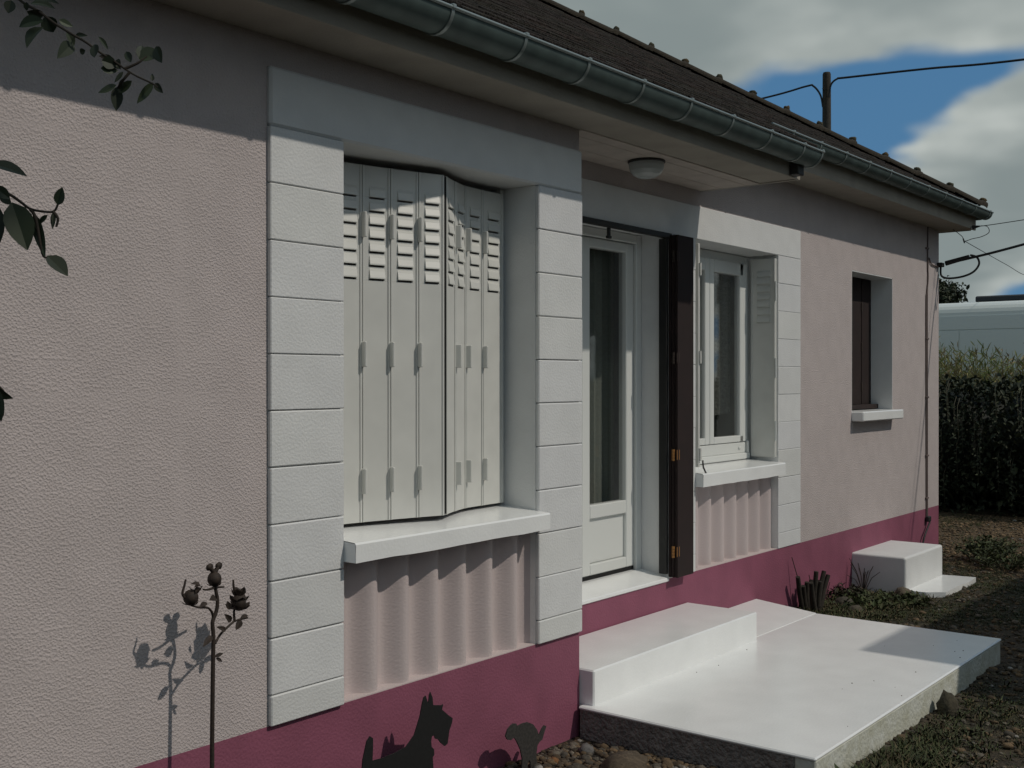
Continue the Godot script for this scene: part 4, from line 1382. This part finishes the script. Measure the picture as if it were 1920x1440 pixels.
func build_ornaments() -> void:
	var d := thing("dog_silhouette", "black sheet metal silhouette of a small terrier standing against the plinth", "ornament", Vector3(0.5, GROUND, 0.14))
	var o := Vector2(0.5, GROUND)
	var dog := [Vector2(0.298, -0.192), Vector2(0.301, -0.164), Vector2(0.321, -0.101), Vector2(0.338, -0.086), Vector2(0.353, -0.097), Vector2(0.353, -0.138), Vector2(0.350, -0.179), Vector2(0.400, -0.183), Vector2(0.470, -0.181), Vector2(0.527, -0.173), Vector2(0.571, -0.141), Vector2(0.586, -0.112), Vector2(0.604, -0.075), Vector2(0.616, -0.032), Vector2(0.625, -0.008), Vector2(0.637, -0.004), Vector2(0.646, -0.028), Vector2(0.652, -0.035), Vector2(0.657, -0.005), Vector2(0.663, 0.005), Vector2(0.675, -0.019), Vector2(0.679, -0.050), Vector2(0.726, -0.061), Vector2(0.737, -0.060), Vector2(0.730, -0.079), Vector2(0.742, -0.089), Vector2(0.769, -0.111), Vector2(0.793, -0.128), Vector2(0.789, -0.145), Vector2(0.773, -0.173), Vector2(0.769, -0.193), Vector2(0.763, -0.221), Vector2(0.746, -0.227), Vector2(0.722, -0.208), Vector2(0.708, -0.191), Vector2(0.691, -0.184), Vector2(0.685, -0.170), Vector2(0.672, -0.169), Vector2(0.667, -0.189), Vector2(0.670, -0.210), Vector2(0.684, -0.224), Vector2(0.685, -0.245), Vector2(0.676, -0.253), Vector2(0.680, -0.296), Vector2(0.672, -0.36), Vector2(0.675, -0.44), Vector2(0.70, -0.468), Vector2(0.69, -0.48), Vector2(0.61, -0.48), Vector2(0.605, -0.40), Vector2(0.575, -0.375), Vector2(0.50, -0.38), Vector2(0.45, -0.37), Vector2(0.43, -0.40), Vector2(0.42, -0.44), Vector2(0.44, -0.468), Vector2(0.43, -0.48), Vector2(0.34, -0.48), Vector2(0.33, -0.42), Vector2(0.315, -0.36), Vector2(0.30, -0.28)]
	part("cutout", MB.new().plate(PackedVector2Array(dog.map(func(q): return q - o)), 0.0, 0.004), M.sheet, d)
	for x in [-0.12, 0.15]:
		part("spike", MB.new().tube([Vector3(x, 0.03, 0.008), Vector3(x, -0.12, 0.008)], 0.005, 0.003, 6), M.iron, d)
	var k := thing("animal_silhouette", "small brownish grey animal silhouette with arched back and raised tail, standing on the soil", "ornament", Vector3(1.3, GROUND, 0.1))
	o = Vector2(1.3, GROUND)
	var cat := [Vector2(1.176, -0.303), Vector2(1.190, -0.278), Vector2(1.213, -0.266), Vector2(1.231, -0.262), Vector2(1.250, -0.267), Vector2(1.256, -0.280), Vector2(1.292, -0.277), Vector2(1.330, -0.280), Vector2(1.368, -0.298), Vector2(1.397, -0.329), Vector2(1.412, -0.359), Vector2(1.436, -0.332), Vector2(1.451, -0.323), Vector2(1.466, -0.331), Vector2(1.451, -0.354), Vector2(1.436, -0.383), Vector2(1.417, -0.387), Vector2(1.400, -0.400), Vector2(1.392, -0.440), Vector2(1.398, -0.52), Vector2(1.352, -0.52), Vector2(1.350, -0.462), Vector2(1.340, -0.448), Vector2(1.330, -0.462), Vector2(1.328, -0.52), Vector2(1.286, -0.52), Vector2(1.292, -0.430), Vector2(1.278, -0.385), Vector2(1.254, -0.346), Vector2(1.236, -0.324), Vector2(1.210, -0.329), Vector2(1.190, -0.322)]
	part("cutout", MB.new().plate(PackedVector2Array(cat.map(func(q): return q - o)), 0.0, 0.006), M.sheet_grey, k)
	# rose stake
	var z := 0.14
	var base := Vector3(-0.355, GROUND, z)
	var s := thing("rose_stake", "slender rusty metal rose garden stake standing before the pink wall", "ornament", base)
	var P := func(x: float, y: float, dz := 0.0) -> Vector3: return Vector3(x, y, z + dz) - base
	part("stem", MB.new().tube(curve_pts([P.call(-0.355, -0.62), P.call(-0.354, -0.03), P.call(-0.352, 0.177), P.call(-0.349, 0.346), P.call(-0.348, 0.403), P.call(-0.351, 0.448), P.call(-0.337, 0.480), P.call(-0.332, 0.513), P.call(-0.341, 0.560), P.call(-0.344, 0.583)], 5), 0.0075, 0.0055, 8), M.rust, s)
	for q in [[P.call(-0.349, 0.465), P.call(-0.358, 0.483, 0.005), P.call(-0.381, 0.501, 0.015), P.call(-0.421, 0.510, 0.025), P.call(-0.447, 0.520, 0.02)], [P.call(-0.341, 0.379), P.call(-0.313, 0.402, -0.01), P.call(-0.265, 0.425, -0.02), P.call(-0.243, 0.433, -0.02), P.call(-0.193, 0.433, -0.025)], [P.call(-0.344, 0.558), P.call(-0.381, 0.559, 0.02), P.call(-0.408, 0.564, 0.03)], [P.call(-0.337, 0.557), P.call(-0.292, 0.550, -0.02)], [P.call(-0.467, 0.545, 0.02), P.call(-0.477, 0.561, 0.02), P.call(-0.470, 0.584, 0.02), P.call(-0.465, 0.603, 0.02)], [P.call(-0.247, 0.523, -0.02), P.call(-0.254, 0.547, -0.02), P.call(-0.255, 0.568, -0.02)], [P.call(-0.25, 0.433, -0.02), P.call(-0.252, 0.465, -0.02), P.call(-0.24, 0.48, -0.02)]]:
		part("twig", MB.new().tube(curve_pts(q, 4), 0.0045, 0.003, 6), M.rust, s)
	for q in [[P.call(-0.344, 0.586), 0.0225], [P.call(-0.447, 0.545, 0.02), 0.0235]]:
		var at: Vector3 = q[0]
		var rad: float = q[1]
		part("bud", MB.new().blob(at, Vector3.ONE * rad, 0.1, 5, 12, 9), M.rust, s)
		for kk in 5:
			var a := TAU * kk / 5
			var dd := Vector3(cos(a), 0.0, sin(a))
			part("sepal", MB.new().leaf(at - Vector3(0, rad, 0), at - Vector3(0, rad * 0.5, 0) + dd * rad * 1.25, 0.014, Vector3.UP, -0.2, 3), M.rust, s)
	for q in [P.call(-0.362, 0.625), P.call(-0.327, 0.625)]:
		part("petal", MB.new().blob(q, Vector3(0.014, 0.012, 0.006), 0.3, 8, 8, 6).tube([P.call(-0.344, 0.603), q], 0.008, 0.006, 6), M.rust, s)
	for kk in 15:
		var a := TAU * kk / 5 + (kk / 5) * 0.6
		var lv := kk / 5
		var c: Vector3 = P.call(-0.233, 0.468 + lv * 0.020, -0.02)
		var dd := Vector3(cos(a), 0, sin(a))
		part("petal", MB.new().leaf(c + dd * 0.006, c + dd * (0.044 - lv * 0.010) + Vector3(0, 0.018 + lv * 0.006, 0), 0.036, Vector3.UP - dd * 0.6, -0.18, 4), M.rust, s)
	part("flower_heart", MB.new().blob(P.call(-0.233, 0.492, -0.02), Vector3(0.026, 0.030, 0.026), 0.5, 21, 10, 8), M.rust, s)
	for kk in 6:
		var a := TAU * kk / 6
		var c: Vector3 = P.call(-0.415, 0.570, 0.03)
		part("petal", MB.new().leaf(c, c + Vector3(-0.035 - 0.006 * cos(a), 0.018 * cos(a), 0.018 * sin(a)), 0.020, Vector3(cos(a), sin(a), 0.3), 0.2, 3), M.rust, s, "reddish withered petal")
	for q in [[P.call(-0.337, 0.523), P.call(-0.371, 0.522, 0.01), 0.025], [P.call(-0.414, 0.512, 0.02), P.call(-0.385, 0.517, 0.02), 0.017], [P.call(-0.265, 0.432, -0.02), P.call(-0.299, 0.465, -0.01), 0.021], [P.call(-0.300, 0.412), P.call(-0.341, 0.432, 0.005), 0.017], [P.call(-0.222, 0.430, -0.02), P.call(-0.245, 0.402, -0.02), 0.022], [P.call(-0.352, 0.405), P.call(-0.395, 0.380, 0.01), 0.021], [P.call(-0.345, 0.335), P.call(-0.317, 0.345, 0.01), 0.013], [P.call(-0.338, 0.332), P.call(-0.322, 0.318, 0.01), 0.012], [P.call(-0.229, 0.436, -0.02), P.call(-0.189, 0.440, -0.03), 0.015], [P.call(-0.278, 0.502, -0.02), P.call(-0.272, 0.472, -0.02), 0.017]]:
		part("leaf", MB.new().leaf(q[0], q[1], q[2], Vector3(-0.5, 0.45, 0.75), 0.12, 4), M.rust, s)


# ---------------------------------------------------------------- small plants and stones

func stone(x: float, z: float, r: Vector3, tone: Color, seed_: int, label: String) -> void:
	var m := MB.new()
	m.tint = tone
	m.blob(Vector3.ZERO, r, 0.45, seed_, 12, 9)
	var o := single("rock", m, M.stone, label, "rock", "loose rocks in the garden beds")
	o.position = Vector3(x, ground_h(x, z) + r.y * 0.35, z)


func weed(x: float, z: float, hgt: float, spread: float, n: int, tones: Array, called: String, label: String) -> void:
	var o := thing(called, label, "plant", Vector3(x, ground_h(x, z), z))
	var st := MB.new()
	st.tint = Color(0.05, 0.05, 0.025)
	var lf := MB.new()
	for i in n:
		var a := rng.randf() * TAU
		var rad := sqrt(rng.randf()) * spread
		var root := Vector3(cos(a), 0, sin(a)) * rad * 0.35
		var tip := Vector3(cos(a) * rad, hgt * rng.randf_range(0.5, 1.0) * (1.0 - 0.4 * rad / spread), sin(a) * rad)
		st.tube([root, root.lerp(tip, 0.5) + Vector3(0, 0.02, 0), tip], 0.003, 0.0015, 4, false)
		for k in 7:
			var f := rng.randf_range(0.3, 1.0)
			var p := root.lerp(tip, f)
			var c: Color = tones[rng.randi() % tones.size()]
			lf.tint = c * rng.randf_range(0.7, 1.25)
			lf.leaf(p, p + Vector3(rng.randf_range(-0.05, 0.05), rng.randf_range(-0.01, 0.045), rng.randf_range(-0.05, 0.05)), rng.randf_range(0.014, 0.028), Vector3(rng.randf_range(-0.4, 0.4), 1, rng.randf_range(-0.4, 0.4)), 0.1, 3)
	part("stems", st, M.plant, o)
	part("foliage", lf, M.plant, o)


func build_plants() -> void:
	# cut-back stalks by the wall beyond the terrace
	var p := thing("pruned_plant", "clump of thick dark cut-back stalks by the plinth behind the terrace", "plant", Vector3(5.28, GROUND, -0.30))
	for i in 11:
		var a := -0.9 + 1.9 * i / 10.0 + rng.randf_range(-0.1, 0.1)
		var l := rng.randf_range(0.20, 0.31)
		var zz := rng.randf_range(-0.05, 0.06)
		part("stalk", MB.new().tube([Vector3(0.06 * a, -0.02, zz), Vector3(0.14 * a, l * 0.55, zz), Vector3(0.20 * a, l, zz + 0.01)], 0.022, 0.017, 7), M.bark, p)
	for q in [[Vector3(-0.05, 0, 0.0), Vector3(-0.09, 0.18, -0.05), Vector3(-0.16, 0.42, -0.09)], [Vector3(0.05, 0, 0.0), Vector3(0.0, 0.16, 0.0), Vector3(-0.02, 0.28, -0.02)], [Vector3(0.1, 0, 0), Vector3(0.2, 0.10, 0.02), Vector3(0.27, 0.19, 0.02)]]:
		part("dry_stem", MB.new().tube(q, 0.005, 0.003, 5), M.bark, p)
	var t := thing("twiggy_shrub", "small bare twiggy shrub against the side of the block step", "shrub", Vector3(6.22, GROUND, -0.28))
	for i in 12:
		var a := rng.randf() * TAU
		var tip := Vector3(cos(a) * 0.16, rng.randf_range(0.14, 0.28), sin(a) * 0.12)
		part("twig", MB.new().tube([Vector3.ZERO, tip * 0.5 + Vector3(0, 0.04, 0), tip], 0.004, 0.002, 5), M.bark, t)
	var low := [Color(0.045, 0.062, 0.016), Color(0.062, 0.070, 0.022), Color(0.035, 0.050, 0.014)]
	weed(5.75, -0.12, 0.10, 0.34, 60, low, "ground_cover_plant", "low mossy green plant between the terrace and the block step")
	weed(6.02, 0.10, 0.09, 0.26, 46, low, "ground_cover_plant", "low green plant beside the pale stone at the block step")
	weed(5.95, -0.30, 0.13, 0.20, 34, [Color(0.03, 0.035, 0.014), Color(0.04, 0.032, 0.018)], "ground_cover_plant", "dark scrubby plant along the plinth left of the block step".replace(" left of", " near"))
	weed(8.45, 0.02, 0.30, 0.30, 80, low, "weed_bush", "leafy green weed bush at the far corner of the house")
	weed(8.15, 0.28, 0.20, 0.34, 60, low, "weed_bush", "lower spreading weed bush beside the white cement pad")
	weed(9.2, -0.10, 0.16, 0.30, 36, low, "weed_bush", "small weed bush on the bare ground beyond the house corner")
	weed(1.99, 1.36, 0.07, 0.14, 30, low, "weed_bush", "little weed at the front edge of the terrace")
	stone(6.25, 0.03, Vector3(0.085, 0.065, 0.06), Color(0.20, 0.165, 0.12), 3, "pale brown stone lying near the corner of the block step")
	stone(5.62, -0.20, Vector3(0.10, 0.055, 0.08), Color(0.11, 0.10, 0.075), 5, "flat grey stone behind the terrace beside the cut-back stalks")
	stone(5.47, -0.05, Vector3(0.07, 0.045, 0.06), Color(0.14, 0.12, 0.09), 7, "small brown stone at the back edge of the terrace")
	stone(1.62, 0.42, Vector3(0.13, 0.05, 0.10), Color(0.16, 0.12, 0.08), 9, "broad flat brown stone in the soil before the terrace side")
	stone(1.42, 0.30, Vector3(0.06, 0.035, 0.05), Color(0.10, 0.085, 0.06), 11, "dark stone in the soil behind the flat brown stone")
	stone(1.70, 0.16, Vector3(0.04, 0.03, 0.035), Color(0.22, 0.21, 0.20), 13, "little grey stone close to the plinth corner")
	stone(1.24, 0.13, Vector3(0.022, 0.028, 0.02), Color(0.42, 0.40, 0.38), 15, "small whitish stone under the grey animal silhouette")
	stone(1.50, 0.12, Vector3(0.03, 0.02, 0.025), Color(0.26, 0.12, 0.045), 17, "little orange-brown stone by the tail of the animal silhouette")
	stone(3.35, 1.27, Vector3(0.06, 0.085, 0.05), Color(0.09, 0.075, 0.05), 19, "upright dark stone leaning on the whitewashed terrace edge")
	# broken bits along the foot of the terrace
	var xf := []
	var cols := []
	for i in 900:
		var x := rng.randf_range(1.0, 4.7)
		var z := 1.2 + absf(rng.randfn()) * 0.06
		if i % 3 == 0:
			x = rng.randf_range(0.9, 1.85)
			z = rng.randf_range(0.0, 0.7)
		var s := rng.randf_range(0.006, 0.020)
		xf.append(Transform3D(Basis.from_euler(Vector3(rng.randf() * 6, rng.randf() * 6, rng.randf() * 6)).scaled(Vector3(s, s * 0.6, s * 1.2)), Vector3(x, ground_h(x, z) + s * 0.3, z)))
		var k := rng.randf_range(0.4, 1.3)
		cols.append(Color(0.10 * k, 0.075 * k, 0.048 * k))
	for i in 16:
		var x := rng.randf_range(1.95, 4.55)
		var z := rng.randf_range(0.1, 1.17)
		if i % 2:
			z = 1.17 - 0.09 * absf(rng.randfn())
		var s := rng.randf_range(0.0015, 0.0045)
		xf.append(Transform3D(Basis.from_euler(Vector3(rng.randf() * 6, rng.randf() * 6, 0)).scaled(Vector3(s, s * 0.6, s * 1.3)), Vector3(x, -0.349, z)))
		cols.append(Color(0.24, 0.20, 0.15) * rng.randf_range(0.7, 1.5))
	tag(copies("rubble", MB.new().blob(Vector3.ZERO, Vector3.ONE, 0.5, 31, 6, 4).mesh(), M.stone, xf, cols), "crumbled earth and small rubble along the foot of the terrace", "rubble")


# ---------------------------------------------------------------- branches close by

func leafy(called: String, label: String, stems: Array, leaves: Array) -> void:
	var at: Vector3 = stems[0][0]
	var o := thing(called, label, "branch", at, "leafy twigs close by")
	for s in stems:
		part("stem", MB.new().tube(curve_pts(s.map(func(q): return q - at), 4), 0.0022, 0.0012, 6), M.bark, o)
	for l in leaves:
		var m := MB.new()
		var k := rng.randf_range(0.6, 1.3)
		m.tint = Color(0.022 * k, 0.034 * k, 0.014 * k)
		var face := Vector3(-0.75 + rng.randf_range(-0.5, 0.5), rng.randf_range(-0.3, 0.6), 0.6 + rng.randf_range(-0.5, 0.5))
		m.leaf(l[0] - at, l[1] - at, l[2] * 1.05, face, rng.randf_range(-0.12, 0.2), 6)
		part("leaf", m, M.gloss_leaf, o)


func build_branches() -> void:
	leafy("leafy_twig", "uppermost drooping twig with many small dark green leaves under the eave", [[Vector3(-1.79, 1.76, 1.63), Vector3(-1.775, 1.728, 1.649), Vector3(-1.760, 1.713, 1.669), Vector3(-1.747, 1.698, 1.684), Vector3(-1.733, 1.683, 1.703), Vector3(-1.721, 1.672, 1.718), Vector3(-1.709, 1.658, 1.733), Vector3(-1.697, 1.646, 1.748), Vector3(-1.688, 1.636, 1.759), Vector3(-1.679, 1.627, 1.770), Vector3(-1.666, 1.617, 1.787), Vector3(-1.661, 1.611, 1.794)], [Vector3(-1.688, 1.636, 1.759), Vector3(-1.675, 1.645, 1.770), Vector3(-1.665, 1.655, 1.775)], [Vector3(-1.684, 1.632, 1.765), Vector3(-1.690, 1.620, 1.757), Vector3(-1.688, 1.612, 1.74)]], [
		[Vector3(-1.793, 1.721, 1.660), Vector3(-1.795, 1.704, 1.656), 0.0143], [Vector3(-1.775, 1.722, 1.666), Vector3(-1.773, 1.712, 1.662), 0.0071],
		[Vector3(-1.751, 1.710, 1.664), Vector3(-1.773, 1.711, 1.663), 0.0167], [Vector3(-1.770, 1.692, 1.700), Vector3(-1.789, 1.684, 1.673), 0.0155],
		[Vector3(-1.766, 1.686, 1.692), Vector3(-1.785, 1.655, 1.685), 0.0202], [Vector3(-1.732, 1.688, 1.690), Vector3(-1.722, 1.670, 1.690), 0.0107],
		[Vector3(-1.726, 1.674, 1.694), Vector3(-1.746, 1.649, 1.691), 0.0179], [Vector3(-1.749, 1.710, 1.665), Vector3(-1.734, 1.693, 1.660), 0.0214],
		[Vector3(-1.742, 1.702, 1.688), Vector3(-1.725, 1.696, 1.694), 0.0095], [Vector3(-1.722, 1.683, 1.694), Vector3(-1.721, 1.679, 1.724), 0.0071],
		[Vector3(-1.710, 1.667, 1.699), Vector3(-1.712, 1.664, 1.690), 0.0083], [Vector3(-1.722, 1.664, 1.742), Vector3(-1.727, 1.644, 1.750), 0.0143],
		[Vector3(-1.705, 1.682, 1.723), Vector3(-1.690, 1.668, 1.722), 0.0067], [Vector3(-1.705, 1.656, 1.727), Vector3(-1.681, 1.652, 1.718), 0.0143],
		[Vector3(-1.712, 1.645, 1.742), Vector3(-1.692, 1.641, 1.748), 0.0167], [Vector3(-1.712, 1.635, 1.740), Vector3(-1.690, 1.635, 1.746), 0.0119],
		[Vector3(-1.690, 1.650, 1.740), Vector3(-1.690, 1.636, 1.752), 0.0131], [Vector3(-1.695, 1.655, 1.773), Vector3(-1.692, 1.640, 1.780), 0.0100],
		[Vector3(-1.670, 1.652, 1.765), Vector3(-1.664, 1.672, 1.762), 0.0131], [Vector3(-1.671, 1.652, 1.765), Vector3(-1.648, 1.660, 1.785), 0.0226],
		[Vector3(-1.658, 1.668, 1.786), Vector3(-1.655, 1.645, 1.795), 0.0167], [Vector3(-1.698, 1.613, 1.755), Vector3(-1.714, 1.602, 1.737), 0.0119],
		[Vector3(-1.686, 1.625, 1.751), Vector3(-1.684, 1.604, 1.742), 0.0083], [Vector3(-1.678, 1.622, 1.760), Vector3(-1.690, 1.604, 1.740), 0.0119],
		[Vector3(-1.690, 1.614, 1.742), Vector3(-1.688, 1.583, 1.738), 0.0155], [Vector3(-1.662, 1.619, 1.785), Vector3(-1.677, 1.590, 1.770), 0.0107],
		[Vector3(-1.656, 1.620, 1.780), Vector3(-1.650, 1.606, 1.790), 0.0090], [Vector3(-1.660, 1.622, 1.780), Vector3(-1.660, 1.632, 1.780), 0.0052],
		[Vector3(-1.759, 1.734, 1.642), Vector3(-1.740, 1.725, 1.685), 0.0143], [Vector3(-1.753, 1.732, 1.635), Vector3(-1.730, 1.726, 1.658), 0.0119],
		[Vector3(-1.690, 1.632, 1.758), Vector3(-1.698, 1.617, 1.750), 0.0067]])
	leafy("leafy_twig", "twig with a few broad dark leaves and one upright leaf, before the sunlit pink wall", [[Vector3(-1.93, 1.455, 1.79), Vector3(-1.892, 1.438, 1.825), Vector3(-1.885, 1.434, 1.835), Vector3(-1.877, 1.425, 1.845), Vector3(-1.871, 1.418, 1.853), Vector3(-1.862, 1.415, 1.864), Vector3(-1.854, 1.415, 1.874), Vector3(-1.851, 1.423, 1.878)], [Vector3(-1.871, 1.418, 1.853), Vector3(-1.867, 1.406, 1.858), Vector3(-1.862, 1.367, 1.863), Vector3(-1.859, 1.361, 1.868)], [Vector3(-1.855, 1.415, 1.874), Vector3(-1.851, 1.407, 1.878), Vector3(-1.852, 1.397, 1.876)]], [
		[Vector3(-1.900, 1.471, 1.815), Vector3(-1.872, 1.456, 1.848), 0.0165], [Vector3(-1.909, 1.440, 1.840), Vector3(-1.890, 1.428, 1.843), 0.0124],
		[Vector3(-1.852, 1.422, 1.880), Vector3(-1.851, 1.442, 1.888), 0.0124], [Vector3(-1.889, 1.424, 1.845), Vector3(-1.874, 1.370, 1.852), 0.0309],
		[Vector3(-1.894, 1.421, 1.825), Vector3(-1.897, 1.364, 1.814), 0.0186], [Vector3(-1.866, 1.414, 1.852), Vector3(-1.861, 1.362, 1.868), 0.0134],
		[Vector3(-1.890, 1.436, 1.820), Vector3(-1.884, 1.423, 1.835), 0.0103], [Vector3(-1.850, 1.416, 1.868), Vector3(-1.852, 1.395, 1.868), 0.0058],
		[Vector3(-1.858, 1.411, 1.868), Vector3(-1.864, 1.400, 1.855), 0.0062], [Vector3(-1.857, 1.364, 1.865), Vector3(-1.843, 1.340, 1.885), 0.0196]])
	leafy("leafy_twig", "lowest twig tip with a large rounded dark leaf at eye level", [[Vector3(-1.96, 1.235, 1.82), Vector3(-1.925, 1.223, 1.865), Vector3(-1.921, 1.215, 1.872), Vector3(-1.916, 1.207, 1.878)]], [
		[Vector3(-1.933, 1.215, 1.870), Vector3(-1.922, 1.180, 1.890), 0.0198], [Vector3(-1.925, 1.215, 1.865), Vector3(-1.910, 1.199, 1.888), 0.0139], [Vector3(-1.930, 1.211, 1.878), Vector3(-1.922, 1.174, 1.885), 0.0218]])
